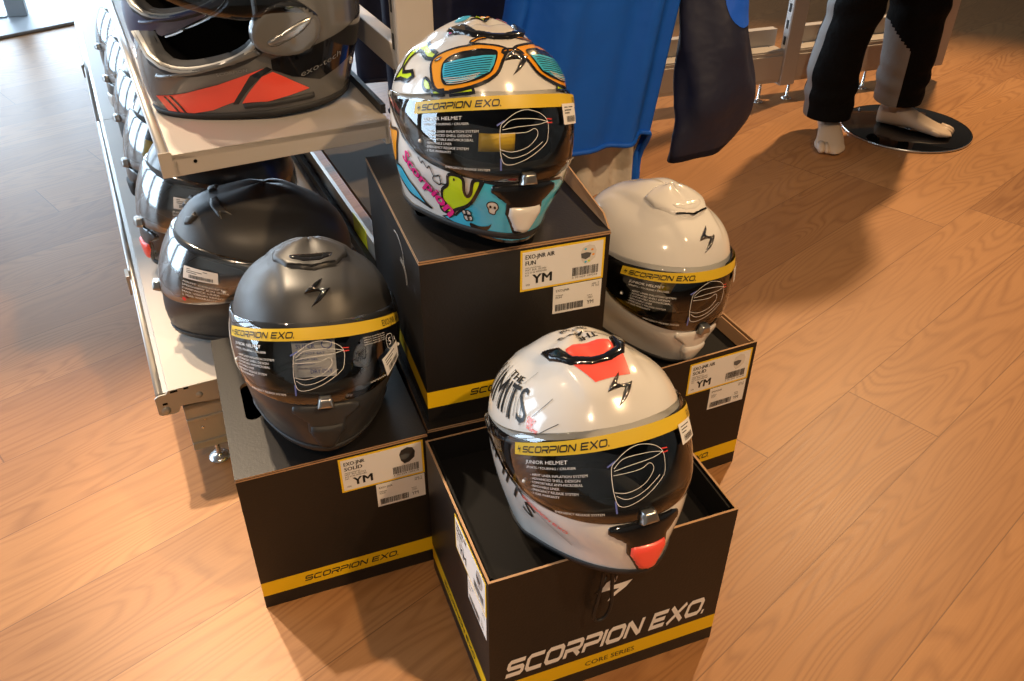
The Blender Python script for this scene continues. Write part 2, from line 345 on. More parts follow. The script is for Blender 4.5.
UNDER = [(-15.5, -27.5), (-7, -32), (7, -32), (15.5, -27.5), (10.5, -44), (-10, -44)]
_mesh = {}
def shared(key, maker, name, parent):
    """first call builds the part, later calls link the same mesh under another helmet"""
    if key in _mesh:
        o = _mesh[key].copy(); COL.objects.link(o); o.parent = parent; return o
    o = maker(); _mesh[key] = o; o.parent = parent; return o
def make_helmet(name, label, o, group=None, cat='helmet'):
    root = empty(name); tag(root, label, cat, group)
    sh = o['shell']; chin = o.get('chin', sh); band = o.get('band', 'gloss_black'); fl = bool(o.get('open')); key = (sh, chin, band, fl)
    def mk_shell():
        na = 144; a = np.linspace(-np.pi, np.pi, na, endpoint=False); e0 = e_of_z(a, zbase(a)); b, t = vb(a), vt(a)
        b = np.maximum(b, e0 + .05); rows = []; mid = []
        for k in range(14): rows.append(e0 + (b - e0) * k / 14)
        for k in range(24): rows.append(b + (t - b) * k / 24)
        for k in range(26): rows.append(t + (R(89.6) - t) * k / 25)
        E = np.array(rows); A = np.broadcast_to(a, E.shape); P = hS(A, E); mb = MB(); V = P.reshape(-1, 3); F = []; mm = []
        for i in range(len(rows) - 1):
            for j in range(na):
                j2 = (j + 1) % na; am = (a[j] + R(360 / na / 2)); em = (E[i, j] + E[i + 1, j2]) / 2
                if (14 <= i < 38 or fl) and abs(am) < VEND and in_port(am, em, 1., fl): continue
                F.append((i * na + j, i * na + j2, (i + 1) * na + j2, (i + 1) * na + j)); mm.append(1 if i < 14 else (2 if i < 35 and abs(am) < VEND - .03 else 0))
        n0 = (len(rows) - 1) * na; F.append([n0 + j for j in range(na)]); mm.append(0)
        mb.add(V, F, mm, True); return mb.build('shell', [sh, chin, band])
    shared(('shell',) + key, mk_shell, 'shell', root)
    def mk_liner():
        mb = MB(); na = 72; a = np.linspace(-np.pi, np.pi, na, endpoint=False); e0 = e_of_z(a, zbase(a) + .012); rows = [e0 + (R(89.5) - e0) * k / 36 for k in range(37)]
        E = np.array(rows); A = np.broadcast_to(a, E.shape); P = hS(A, E, np.full(E.shape, -.022)); F = []
        for i in range(36):
            for j in range(na):
                j2 = (j + 1) % na; am = a[j] + R(2.5); em = (E[i, j] + E[i + 1, j]) / 2
                if abs(am) < VEND and in_port(am, em, .96, fl): continue
                F.append((i * na + j, (i + 1) * na + j, (i + 1) * na + j2, i * na + j2))
        mb.add(P.reshape(-1, 3), F, 0, True)
        eb = e_of_z(a, zbase(a)); mb.grid([hS(a, eb, np.full(na, -.001)), hS(a, eb, np.full(na, -.010)) + np.array([0, 0, -.001]), P[0]], 0, True); return mb.build('liner', o.get('liner', 'liner_fabric'))
    shared(('liner', fl, o.get('liner')), mk_liner, 'liner', root)
    def mk_gasket():
        mb = MB(); pr = lambda a_, b_, o_: port_ring(a_, b_, o_, 128, fl); mb.grid([pr(1.07, 1.13 if not fl else 1.06, .0006), pr(1.055, 1.1 if not fl else 1.05, .002), pr(1., 1., .0022), pr(.97, .95, 0), pr(.96, .93, -.024)], 0, True); return mb.build('eyeport_gasket', 'rubber')
    shared(('gasket', fl), mk_gasket, 'gasket', root)
    def mk_trim():
        mb = MB(); na = 96; a = np.linspace(-np.pi, np.pi, na, endpoint=False); z = zbase(a)
        e1, e2 = e_of_z(a, z + .0085), e_of_z(a, z); mb.grid([hS(a, e1, np.full(na, .0002)), hS(a, e1, np.full(na, .0018)), hS(a, e2, np.full(na, .0016)), hS(a, e2, np.full(na, -.004)) + np.array([0, 0, -.0005])], 0, True); return mb.build('base_trim', 'rubber')
    shared(('trim',), mk_trim, 'trim', root)
    # visor
    def mk_visor():
        na, ne = 97, 15; a = np.linspace(-VEND, VEND, na); rows = []
        for k in range(ne):
            s = k / (ne - 1); off = .0005 if k in (0, ne - 1) else .0034 + .0025 * (1 - (2 * s - 1) ** 2)
            s = min(max((k - .6) / (ne - 2.2), 0), 1) if 0 < k < ne - 1 else s
            e = vb(a) + (vt(a) - vb(a)) * s; edge = np.clip((VEND - np.abs(a)) / .05, 0, 1); rows.append(hS(a, e, .0005 + (off - .0005) * edge))
        P = np.array(rows); op = o.get('open')
        if op:
            c = np.array([0, .012, .135]); q = (P - c) * np.array([1.06, 1.07, 1.07]); s, k = math.sin(R(op)), math.cos(R(op))
            P = np.stack([q[..., 0], q[..., 1] * k - q[..., 2] * -s, q[..., 1] * -s + q[..., 2] * k], -1) + c
        mb = MB(); mb.grid(P, 0); return mb.build('visor', o.get('visor', 'visor_clear'))
    vis = shared(('visor', o.get('open'), o.get('visor')), mk_visor, 'visor', root)
    if not o.get('open'):
        def mk_tab():
            mb = MB(); relief(mb, [(-2.7, -13.2), (2.9, -13.2), (4.1, -18.4), (-3.9, -18.4)], 0, .003, .013, .9, .8); return mb.build('visor_tab', o.get('tabm', 'silver'))
        shared(('tab', o.get('tabm')), mk_tab, 'tab', root)
        def mk_pins():
            mb = MB(); relief(mb, [(s * 55.5 + 1.5 * math.cos(k * .7), -6.5 + 1.5 * math.sin(k * .7)) for k in range(9)], 0, .002, .0075, 1.2, 1.); return mb.build('visor_pin', 'paper')
        for s in (-1, 1): shared(('pins', s), mk_pins, 'pins', vis)
    # emblem
    if o.get('emblem'):
        def mk_emb():
            mb = MB(); relief(mb, emblem_ae(), 0, 0, .0048, 1.9, .9); return mb.build('emblem', o['emblem'])
        shared(('emb', o['emblem']), mk_emb, 'emblem', root)
    # vents
    ven = o.get('vent')
    if ven:
        def mk_vent():
            mb = MB()
            if ven.get('block'):
                relief(mb, [(-25, -1), (-24.5, -15), (-16.5, -28), (-6, -32.8), (6, -32.8), (16.5, -28), (24.5, -15), (25, -1), (13, 3), (-13, 3)], 0, -.0005, .0052, 3.2, 1.5, PO)
                relief(mb, [(-14, -19.5), (14, -19.5), (12.5, -24), (5, -28.2), (-5, -28.2), (-12.5, -24)], 1, .0045, .0066, 2.2, 1.3, PO); relief(mb, [(-9, -22), (9, -22), (7, -24.6), (-7, -24.6)], 2 if ven['block'] > 1 else 1, .0062, .0072, 1.2, 1.2, PO)
                if 'slit' in ven: decal(mb, [(-15, -28.9), (0, -33.2), (15, -28.9), (14.5, -27.6), (0, -31.4), (-14.5, -27.6)], 2, .0050, 1.5, PO)
                return mb.build('top_vent', [ven['bar'], ven['ins'], 'hole_dark'])
            if 'ins' in ven: relief(mb, INS, 1, -.0005, .0020, 4, 2.2, PO)
            relief(mb, BAR, 0, -.0005, ven.get('hi', .0045), 1.7, 1.3, PO)
            if 'slit' in ven: decal(mb, [(-11, -32.6), (0, -34.4), (11, -32.6), (10, -31.2), (0, -32.6), (-10, -31.2)], 2, .0022, 2, PO)
            return mb.build('top_vent', [ven['bar'], ven.get('ins', 'gloss_black'), 'hole_dark'])
        shared(('vent', str(ven)), mk_vent, 'vent', root)
    mo = o.get('mouth')
    if mo:
        def mk_mouth():
            mb = MB(); relief(mb, MOUTH, 0, -.0005, .0035, 1.6, 1.4); return mb.build('chin_vent', mo)
        cv = shared(('mouth', mo), mk_mouth, 'mouth', root)
        def mk_plug():
            mb = MB(); relief(mb, PLUG, 0, .002, .0075, 2.2, 1.2); return mb.build('vent_plug', o['plug'])
        shared(('plug', o['plug']), mk_plug, 'plug', cv)
    return root
def visor_prints(root, size_label=False):
    """yellow strip and white print on the visor protection film"""
    vis = [c for c in root.children if c.name.split('.')[0] == 'visor'][0]
    def mk_strip():
        mb = MB(); n = 60; a = np.linspace(-60.5, 60.5, n); rows = [VM(np.stack([a, np.full(n, y)], 1), .0075) for y in (20.6, 18.4, 16.2, 14.2)]; mb.grid(rows, 0)
        V, F = logo2d('SCORPION EXO.', .2, .2); shape(mb, (fit2d(V, -54.5, 15.6, 3.3, 42), F), 1, .0082, 3, VM)
        shape(mb, (np.array([((x - .0) * 3.2 - 57, y * 4.4 + 17.4) for x, y in EMB]), [list(range(12))]), 1, .0082, 3, VM)
        V, F = text2d('EXO-JNR AIR'); shape(mb, (fit2d(V, 37, 15.4, 3.6, 20.5), F), 1, .0082, 3, VM); return mb.build('visor_sticker', ['yellow_film', 'ink_black'])
    shared(('strip',), mk_strip, 's', vis)
    def mk_print():
        mb = MB(); W = 0; off = .0079
        def t(s, x, y, h, w): V, F = text2d(s); shape(mb, (fit2d(V, x, y, h, w), F), W, off, 3, VM)
        t('JUNIOR HELMET', -52.5, 10.2, 1.7, 22); t('SPORTS / TOURING / CRUISER', -52, 7.7, 1.1, 25)
        for i, (s, w) in enumerate((('AIRFIT LINER INFLATION SYSTEM', 27), ('ADVANCED SHELL DESIGN', 24), ('COMFORTABLE ANTI-MICROBIAL', 25), ('REMOVABLE LINER', 15), ('EMERGENCY RELEASE SYSTEM', 23), ('5 YEAR WARRANTY', 15))): t('- ' + s, -49.5, 4.1 - 1.95 * i, 1.15, w)
        t('EMERGENCY RELEASE SYSTEM', -37, -12.3, .9, 20)
        for q, cl in (([(-9.9, -9.7), (-12.7, -5.3), (-13., 5.6), (-10.6, 9.), (-5.2, 12.4), (.6, 13.4), (7.2, 11.5), (10.8, 7.7), (10.2, 1.5), (8.1, -2.2), (-.9, -7.6)], True), ([(-12.7, -3.5), (-7.6, -4.5), (-.7, -2.8), (4., 1.), (4.7, 3.7), (2.9, 4.9), (-1.3, 3.5), (-12.4, 3.3)], False), ([(-11.9, 6), (-7.1, 9.3), (3.9, 9.2), (10.8, 7.7)], False), ([(-12, 5), (-5, 6), (5, 6.6), (10.8, 7.7)], False), ([(-12, -5), (-8, -7), (-1, -5.5), (7, -1)], False)): line(mb, q, .24, W, off, VM, 3, cl)
        line(mb, [(10.5, 9), (13.5, 8.6)], .5, 2, off, VM); line(mb, [(10.5, 7.2), (13.5, 7.2)], .5, 2, off, VM); line(mb, [(-14.5, 7), (-11, 9)], .7, 1, off, VM); line(mb, [(-12.6, -7), (-12.4, -12)], .7, 1, off, VM)
        first = mb; mb = MB()
        def t(s, x, y, h, w): V, F = text2d(s); shape(mb, (fit2d(V, x, y, h, w), F), W, off, 3, VM)
        for i in range(4): t('conforms to standard size and safety', 22, 11.6 - 1.2 * i, .7, 15)
        mb.build('standards_print', 'ink_white', vis); mb = MB(); t('WWW', 22, -11.6, .9, 12); mb.build('address_print', 'ink_white', vis); mb = first
        t2 = []
        if size_label:
            keep = mb; mb = MB()
            def t(s, x, y, h, w): V, F = text2d(s); shape(mb, (fit2d(V, x, y, h, w), F), W, off, 3, VM)
            t('5', 39.2, 3.9, 4.2, 2.6); line(mb, [(38, 2.6), (43.5, 2.6), (43.5, 9.4), (38, 9.4)], .3, W, off, VM, 3, True); t('STARS', 39, .9, .9, 4); t('A', 45.2, 4.6, 3, 2.4); mb.build('size_print', 'ink_white', vis); mb = keep
        return mb.build('visor_print', ['ink_white', 'ink_blue', 'ink_red'])
    shared(('print', size_label), mk_print, 'p', vis)
def price_tag(root, pts, fnx=VM, seed=1):
    vis = [c for c in root.children if c.name.split('.')[0] == 'visor'][0]; mb = MB(); P = np.array(pts, float)   # corners tl,tr,br,bl
    V, F = poly2d(pts, 3); mb.add(fnx(V, .0095), F, 0, True)
    def f(x, y): q = P[0] * (1 - x) * y + P[1] * x * y + P[2] * x * (1 - y) + P[3] * (1 - x) * (1 - y); return fnx(q[None], .0101)[0]
    barcode(mb, .18, .12, .66, .28, f, 1, seed)
    for i in range(3): mb.add([f(.1, .85 - i * .14), f(.1, .80 - i * .14), f(.7 - .15 * i, .80 - i * .14), f(.7 - .15 * i, .85 - i * .14)], [(0, 1, 2, 3)], 1)
    return mb.build('price_tag', ['paper', 'g_grey'], vis)
def mesh_text(mb, s, fn, x, y, h, w, m, off, step=4, rot=0):
    V, F = bold2d(s); V = fit2d(V, 0, 0, h, w); c, k = math.cos(R(rot)), math.sin(R(rot))
    if len(V): V = np.stack([x + V[:, 0] * c - V[:, 1] * k, y + V[:, 0] * k + V[:, 1] * c], 1); shape(mb, (V, F), m, off, step, fn)
LE = dict(back=185, left=105, world=.2, exposure=0., spots=[
 ('spot_lamp', (-1.31, 2.27, 2.92), (-.75, .45, 0), 470, 36, (1., .76, .50)),
 ('spot_lamp', (1.85, 3.75, 2.92), (1.25, 2.2, 0), 450, 70, (1., .66, .35)),
 ('spot_lamp', (1.7, -.2, 2.92), (.40, 1.15, .25), 235, 52, (1., .66, .35)),
 ('spot_lamp', (-.1, -1.2, 2.92), (.0, .9, .3), 140, 60, (1., .72, .46)),
 ('spot_lamp', (-1.6, 1.95, 2.92), (-.50, 1.32, .6), 330, 22, (1., .76, .52)),
])
# ------------------------------------------------------------------ camera
cam_d = bpy.data.cameras.new('camera'); cam = bpy.data.objects.new('camera', cam_d); COL.objects.link(cam); SC.camera = cam
cam_d.sensor_width = 36; cam_d.lens = 863.97 / 1024 * 36; cam_d.clip_start = .02
def set_cam(pitch, roll, h):
    F = Vector((0, math.cos(pitch), -math.sin(pitch))); X = Vector((1, 0, 0)); U = X.cross(F); c, s = math.cos(roll), math.sin(roll)
    X2 = X * c + U * s; U2 = -X * s + U * c; m = Matrix((X2, U2, -F)).transposed().to_4x4(); m.translation = (0, 0, h); cam.matrix_world = m
set_cam(R(35.4948), R(.4405), 1.09905)
# ------------------------------------------------------------------ room
def struct(o): o['kind'] = 'structure'; return o
X0, X1, Y0, Y1, HH = -5.2, 5.2, -3.2, 7.2, 3.0
struct(MB().box(X0 - .1, X1 + .1, Y0 - .1, Y1 + .1, -.08, 0).build('floor', 'wood'))
struct(MB().box(X0 - .1, X1 + .1, Y0 - .1, Y1 + .1, HH, HH + .08).build('ceiling', 'ceiling_paint'))
struct(MB().box(X1, X1 + .1, Y0, Y1, 0, HH).build('wall_right', 'wall_paint'))
struct(MB().box(X0, X1, Y0 - .1, Y0, 0, HH).build('wall_front', 'wall_paint'))
def wall_with_windows(name, axis, pos, lo, hi, wins, n0):
    """wall slab along x (axis 0) or y (axis 1) pierced by floor-to-head windows"""
    mb = MB(); t = .1 if (axis == 0 or pos > 0) else -.1
    def bx(a, b, z0, z1): mb.box(*((a, b, pos, pos + .1) if axis == 0 else (pos - .1, pos, a, b)), z0, z1)
    a = lo
    for (w0, w1, z0, z1) in wins: bx(a, w0, 0, HH); bx(w0, w1, z1, HH); bx(w0, w1, 0, z0); a = w1
    bx(a, hi, 0, HH); struct(mb.build(name, 'wall_paint'))
    for i, (w0, w1, z0, z1) in enumerate(wins):
        f = MB(); g = .05
        def fb(a, b, c, d): f.box(*((a, b, pos, pos + .08) if axis == 0 else (pos - .08, pos, a, b)), c, d)
        fb(w0, w0 + g, z0, z1); fb(w1 - g, w1, z0, z1); fb(w0, w1, z0, z0 + g); fb(w0, w1, z1 - g, z1); fb((w0 + w1) / 2 - g / 2, (w0 + w1) / 2 + g / 2, z0, z1)
        o = struct(f.build('window_%d' % (n0 + i), 'frame_dark'))
        p = MB(); p.box(*((w0 + g, w1 - g, pos + .035, pos + .045) if axis == 0 else (pos - .045, pos - .035, w0 + g, w1 - g)), z0 + g, z1 - g); p.build('pane', 'acrylic', o)
WB = [(-5.0, -3.3, .08, 2.6), (-3.1, -1.2, .08, 2.6)]; WL = [(-.6, 1.2, .08, 2.6), (1.6, 3.4, .08, 2.6), (3.8, 6.4, .08, 2.6)]
wall_with_windows('wall_back', 0, Y1, X0, X1, WB, 1); wall_with_windows('wall_left', 1, X0, Y0, Y1, WL, 3)
# ------------------------------------------------------------------ lights
def area(name, loc, rot, sx, sy, e, col):
    l = bpy.data.lights.new(name, 'AREA'); l.shape = 'RECTANGLE'; l.size = sx; l.size_y = sy; l.energy = e; l.color = col; o = bpy.data.objects.new(name, l); COL.objects.link(o); o.location = loc; o.rotation_euler = rot; return o
def spot(name, loc, tgt, e, col, ang=60, blend=.5, r=.05):
    l = bpy.data.lights.new(name, 'SPOT'); l.energy = e; l.color = col; l.spot_size = R(ang); l.spot_blend = blend; l.shadow_soft_size = r; o = bpy.data.objects.new(name, l); COL.objects.link(o)
    o.location = loc; o.rotation_euler = (Vector(tgt) - Vector(loc)).to_track_quat('-Z', 'Y').to_euler(); return o
SKY = (.64, .82, 1.)
for i, (a, b, c, d) in enumerate(WB): area('daylight_back_window', ((a + b) / 2, Y1 - .02, (c + d) / 2), (R(-90), 0, 0), b - a - .1, d - c - .1, LE['back'], SKY)
for i, (a, b, c, d) in enumerate(WL): area('daylight_side_window', (X0 + .02, (a + b) / 2, (c + d) / 2), (R(90), 0, R(-90)), b - a - .1, d - c - .1, LE['left'], SKY)
WARM = (1., .70, .42)
for nm, loc, tgt, e, ang, col in LE['spots']: spot(nm, loc, tgt, e, col, ang, .6, .045)
w = bpy.data.worlds.new('world'); SC.world = w; w.use_nodes = True; w.node_tree.nodes['Background'].inputs[0].default_value = (.75, .88, 1, 1); w.node_tree.nodes['Background'].inputs[1].default_value = LE['world']
SC.view_settings.view_transform = 'Standard'; SC.view_settings.look = 'None'; SC.view_settings.gamma = 1; SC.view_settings.exposure = LE['exposure']; SC.view_settings.use_curve_mapping = False
SC.cycles.use_denoising = True; SC.cycles.max_bounces = 10; SC.cycles.transparent_max_bounces = 24; SC.cycles.caustics_reflective = False; SC.cycles.caustics_refractive = False; SC.cycles.sample_clamp_indirect = 6
# ------------------------------------------------------------------ helmet boxes
BH, BW, BD, S0, S1 = .27, .268, .345, .026, .055
def slab_hole(name, x0, x1, y0, y1, z0, z1, hole, parent, mats=('carton_black', 'kraft')):
    bm = bmesh.new(); o = [bm.verts.new(p) for p in ((x0, y0, z1), (x1, y0, z1), (x1, y1, z1), (x0, y1, z1))]; ed = [bm.edges.new((o[i], o[(i + 1) % 4])) for i in range(4)]
    if hole:
        hx0, hx1, hy0, hy1 = hole; r = (hx1 - hx0) / 2; pts = []
        for k in range(17): t = math.pi * k / 16; pts.append(((hx0 + hx1) / 2 + r * math.cos(t), hy1 - r + r * math.sin(t)))
        for k in range(17): t = math.pi + math.pi * k / 16; pts.append(((hx0 + hx1) / 2 + r * math.cos(t), hy0 + r + r * math.sin(t)))
        hv = [bm.verts.new((*p, z1)) for p in pts]; ed += [bm.edges.new((hv[i], hv[(i + 1) % len(hv)])) for i in range(len(hv))]
    bmesh.ops.triangle_fill(bm, edges=ed, use_beauty=True)
    ex = bmesh.ops.extrude_face_region(bm, geom=bm.faces[:]); bmesh.ops.translate(bm, vec=(0, 0, z0 - z1), verts=[v for v in ex['geom'] if isinstance(v, bmesh.types.BMVert)])
    bmesh.ops.recalc_face_normals(bm, faces=bm.faces)
    for f in bm.faces: f.material_index = 0 if abs(f.normal.z) > .5 else 1
    me = bpy.data.meshes.new(name); bm.to_mesh(me); bm.free()
    for q in mats: me.materials.append(M[q])
    ob = bpy.data.objects.new(name, me); COL.objects.link(ob); ob.parent = parent; return ob
def place_text(mb, VF, fn, m):
    V, F = VF
    if len(V): mb.add([fn(x, y) for x, y in V], F, m)
def shipping_label(parent, fn, lines, seed, pic, right):
    """fn(u,z,off) on the face; label sits in the upper right corner of the face. right = width of the face"""
    x1 = right - .007; x0 = x1 - .123; z1, z0 = .261, .197; mb = MB()
    def r(a, b, c, d, m, off=.0004): mb.prism([(a, c), (b, c), (b, d), (a, d)], lambda x, y, s: fn(x, y, off * s), m)
    r(x0, x1, z0, z1, 1); r(x0 + .003, x1 - .003, z0 + .003, z1 - .003, 0, .0006); f = lambda x, y: fn(x, y, .0009)
    for s, x, z, h, w in [(lines[0], .007, .050, .0065, lines[2]), (lines[1], .007, .0405, .0065, lines[3]), ('YM', .017, .0105, .0145, .029), ('SIZE', .008, .0085, .0025, .006), ('shell polycarbonate', .007, .0355, .0022, .022), ('MAT. BLK. GLOSS', .007, .0315, .0028, .03), ('ECE 22-06 APPROVED', .007, .0275, .0026, .031), ('N1', .007, .0235, .0026, .005)]:
        place_text(mb, (fit2d(bold2d(s)[0], x0 + x, z0 + z, h, w), bold2d(s)[1]) if h > .004 else (fit2d(text2d(s)[0], x0 + x, z0 + z, h, w), text2d(s)[1]), f, 2)
    barcode(mb, x0 + .076, z0 + .011, .038, .0135, f, 2, seed)
    V, F = text2d('3 701629 109218'); place_text(mb, (fit2d(V, x0 + .076, z0 + .007, .0026, .038), F), f, 2)
    # small helmet picture
    c = (x0 + .098, z0 + .042); hp = [(-.011, .004), (-.008, .012), (.001, .0155), (.009, .013), (.0125, .005), (.011, -.006), (.003, -.013), (-.004, -.0145), (-.009, -.008)]
    mb.add([f(c[0] + x, c[1] + z) for x, z in hp], [list(range(9))], 3); g = lambda x, y: fn(x, y, .0011)
    mb.add([g(c[0] + x, c[1] + z) for x, z in [(-.0105, .003), (-.002, .004), (.005, .002), (.003, -.004), (-.003, -.007), (-.0095, -.004)]], [list(range(6))], 4)
    if pic == 'fun':
        for k, q in enumerate([(.006, .007), (-.004, .009), (.008, -.001), (-.003, -.011), (.002, -.010)]): mb.add([g(c[0] + q[0] + .0022 * math.cos(t), c[1] + q[1] + .0018 * math.sin(t)) for t in (0, 1.2, 2.4, 3.6, 4.8)], [list(range(5))], (5, 6, 5, 6, 7)[k])
    mb.build('main_label', ['paper', 'label_yellow', 'ink_black', {'white': 'g_white', 'fun': 'g_white', 'black': 'dark_grey', 'red': 'g_white'}[pic], 'g_grey', 'g_orange', 'g_cyan', 'g_lime'], parent)
    mb = MB(); a0 = x0 + .049; a1 = x1 - .001; b1 = z0 - .0015; b0 = b1 - .045
    mb.prism([(a0, b0), (a1, b0), (a1, b1), (a0, b1)], lambda x, y, s: fn(x, y, .0003 * s), 0)
    for s, x, z, h, w in [('EXO-JNR', .004, .036, .0035, .02), ('Helmet', .004, .029, .0024, .011), (lines[1], .004, .025, .003, .009), ('YM', .052, .007, .0065, .010), ('2023', .053, .0165, .003, .007), ('N 152', .058, .035, .003, .011), ('qty 1', .058, .039, .003, .010), ('made for', .052, .021, .002, .008)]:
        V, F = text2d(s); place_text(mb, (fit2d(V, a0 + x, b0 + z, h, w), F), f, 1)
    barcode(mb, a0 + .004, b0 + .004, .042, .011, f, 1, seed + 5); mb.build('stock_label', ['paper', 'ink_black'], parent)
def helmet_box(label, corner, yaw, w, d, z, logo_side, lines, pic, seed, style, cat='box'):
    yw = R(yaw); c = Vector((corner[0] + w / 2 * math.cos(yw) - d / 2 * math.sin(yw), corner[1] + w / 2 * math.sin(yw) + d / 2 * math.cos(yw), z))
    root = empty('helmet_box', c, (0, 0, yw)); tag(root, label, cat); hw, hd = w / 2, d / 2; opened = style.startswith('open'); T = .0032; top = BH - (0 if opened else .005)
    mb = MB(); zs = [0, S0, S1, top]
    for (ax, ay, bx, by) in ((-hw, -hd, hw, -hd), (hw, -hd, hw, hd), (hw, hd, -hw, hd), (-hw, hd, -hw, -hd)):
        for k in range(3): mb.add([(ax, ay, zs[k]), (bx, by, zs[k]), (bx, by, zs[k + 1]), (ax, ay, zs[k + 1])], [(0, 1, 2, 3)], 1 if k == 1 else 0)
        sx = lambda x: x - math.copysign(T, x); sy = lambda y: y - math.copysign(T, y)
        mb.add([(ax, ay, top), (bx, by, top), (sx(bx), sy(by), top), (sx(ax), sy(ay), top)], [(0, 1, 2, 3)], 2)
        mb.add([(sx(ax), sy(ay), T), (sx(bx), sy(by), T), (sx(bx), sy(by), top), (sx(ax), sy(ay), top)], [(3, 2, 1, 0)], 3 if style != 'open_kraft' else 2)
    mb.add([(-hw, -hd, 0), (hw, -hd, 0), (hw, hd, 0), (-hw, hd, 0)], [(3, 2, 1, 0)], 0); mb.add([(-hw + T, -hd + T, T), (hw - T, -hd + T, T), (hw - T, hd - T, T), (-hw + T, hd - T, T)], [(0, 1, 2, 3)], 3)
    mb.build('carton', ['carton_black', 'carton_yellow', 'kraft', 'carton_inner'], root)
    front = lambda u, zz, off=0: (-hw + u, -hd - off - .0003, zz); left = lambda u, zz, off=0: (-hw - off - .0003, hd - u, zz)
    lab = front if logo_side == 'left' else left; lw = w if logo_side == 'left' else d
    if pic: shipping_label(root, lab, lines, seed, pic, lw)
    def lettering(name, VF, fn, m):
        pm = MB(); place_text(pm, VF, fn, 0); pm.build(name, m, root)
    V, F = logo2d('SCORPION EXO.', .3, .2); lettering('stripe_lettering', (fit2d(V, lw * .236, .0352, .0112, .146), F), lambda x, y: lab(x, y, .0002), 'ink_black')
    if logo_side == 'front':
        V, F = logo2d('SCORPION EXO.', .35, .25); lettering('big_lettering', (fit2d(V, .0216, .069, .034, .302), F), lambda x, y: front(x, y, .0002), 'ink_white')
        em = []
        for x, y in [(305, 290), (372, 228), (400, 190), (440, 165), (495, 130), (480, 172), (432, 218), (520, 190), (620, 155), (560, 222), (495, 272), (405, 350), (440, 290), (505, 232), (400, 258)]:
            x, y = x / 8.51 + 560 - 598, y / 8.51 + 560 - 600; em.append((.150 + .001496 * x + .000174 * y, .173 - .000674 * x - .0021 * y))
        lettering('emblem_print', poly2d(em), lambda x, y: front(x, y, .0002), 'ink_white')
        V, F = text2d('CORE SERIES'); lettering('series_lettering', (fit2d(V, .140, .0345, .0095, .076), F), lambda x, y: front(x, y, .0002), 'ink_black')
    else:
        pm = MB()
        for q in ([(.095, .205), (.10, .232), (.125, .243), (.15, .24)], [(.085, .185), (.095, .205), (.12, .208)], [(.08, .19), (.09, .21), (.118, .213)]):
            V, F = ribbon(dens(q), .0012); place_text(pm, (V, F), lambda x, y: (-hw - .0006, -hd + x, y), 0)
        pm.build('outline_print', 'ink_white', root)
    if not opened:
        slab_hole('lid', -hw - .0006, hw + .0006, -hd - .0008, hd, BH - .0052, BH - .0028, (-hw + .030, -hw + .053, -hd + .118, -hd + .21), root)
        slab_hole('lid_flap', -hw, hw, -hd - .0002, hd, BH - .0024, BH, (-hw + .030, -hw + .053, -hd + .118, -hd + .21), root)
        if style == 'flap':
            f = MB(); q = [(hw, -hd + .004, BH), (hw, hd - .01, BH), (hw + .012, hd - .012, BH + .030), (hw + .002, -hd + .03, BH + .012)]
            f.add(q, [(0, 1, 2, 3)], 0); f.build('side_flap', 'kraft', root, solid=.003)
    else:
        tz = style_tray[style]; f = MB(); f.box(-hw + T + .001, hw - T - .001, -hd + T + .001, hd - T - .001, tz - .004, tz); f.build('inner_tray', 'carton_inner', root)
        for q in (-1, 1):
            f = MB(); x = q * (hw - T - .004); f.add([(x, -hd + T + .006, BH - .003), (x, hd - T - .006, BH - .003), (x - q * .006, hd - T - .02, tz + .002), (x - q * .006, -hd + T + .02, tz + .002)], [(0, 1, 2, 3)], 0); f.build('inner_flap', 'carton_inner' if style == 'open_black' else 'kraft', root, solid=.003)
    return root
style_tray = {'open_black': .2286, 'open_kraft': .2440}
helmet_box('closed black helmet box on the floor at left, under the matte black helmet', (-.371, .834), 21.28, BW, BD, 0, 'left', ('EXO-JNR', 'SOLID', .030, .026), 'black', 11, 'closed')
helmet_box('black helmet box stacked on another box, directly under the cartoon helmet', (-.120, .955), 19.29, BW, BD, .27, 'left', ('EXO-JNR AIR', 'FUN', .042, .015), 'fun', 12, 'flap')
helmet_box('bottom black box of the stack, mostly hidden below the cartoon helmet box', (-.1205, .9385), 19.6, BW, BD, 0, 'left', ('EXO-JNR AIR', 'FUN', .042, .015), None, 13, 'closed')
helmet_box('open black box in the foreground with big white lettering, holding the white and red helmet', (-.026, .665), 21.0, BD, BW, 0, 'front', ('EXO-JNR AIR', 'SOLID', .042, .026), 'red', 14, 'open_black')
helmet_box('open black box at right behind the others, under the plain white helmet', (.162, 1.054), 24.44, BW, BD, 0, 'left', ('EXO-JNR AIR', 'SOLID', .042, .026), 'white', 15, 'open_kraft')
# ------------------------------------------------------------------ the four main helmets
HP = {'A': ((-0.2841, 0.999, 0.2756), (15.42, -9.11, 3.55)), 'B': ((-0.0567, 1.1052, 0.5450), (25.96, -6.24, 6.45)), 'C': ((0.1023, 0.8023, 0.2449), (22.32, -15.82, 0.47)), 'D': ((0.2040, 1.2610, 0.2655), (30.95, 7.94, 6.28))}
def pose(o, k, sc=1.):
    T, (y, p, r) = HP[k]; m = Matrix.Rotation(R(y), 4, 'Z') @ Matrix.Rotation(R(p), 4, 'X') @ Matrix.Rotation(R(r), 4, 'Y'); m.translation = T; o.matrix_world = m @ Matrix.Scale(sc, 4)
hA = make_helmet('helmet', 'matte black full-face helmet with yellow visor strip on the left box', dict(shell='matte_black', emblem='gloss_black', vent=dict(bar='matte_black', ins='gloss_black', slit=1, block=2), mouth='matte_black', plug='rubber')); pose(hA, 'A'); visor_prints(hA, True)
price_tag(hA, [(30.6, -1.8), (47, 4.6), (48.5, -5.5), (33.5, -12)], VM, 3)
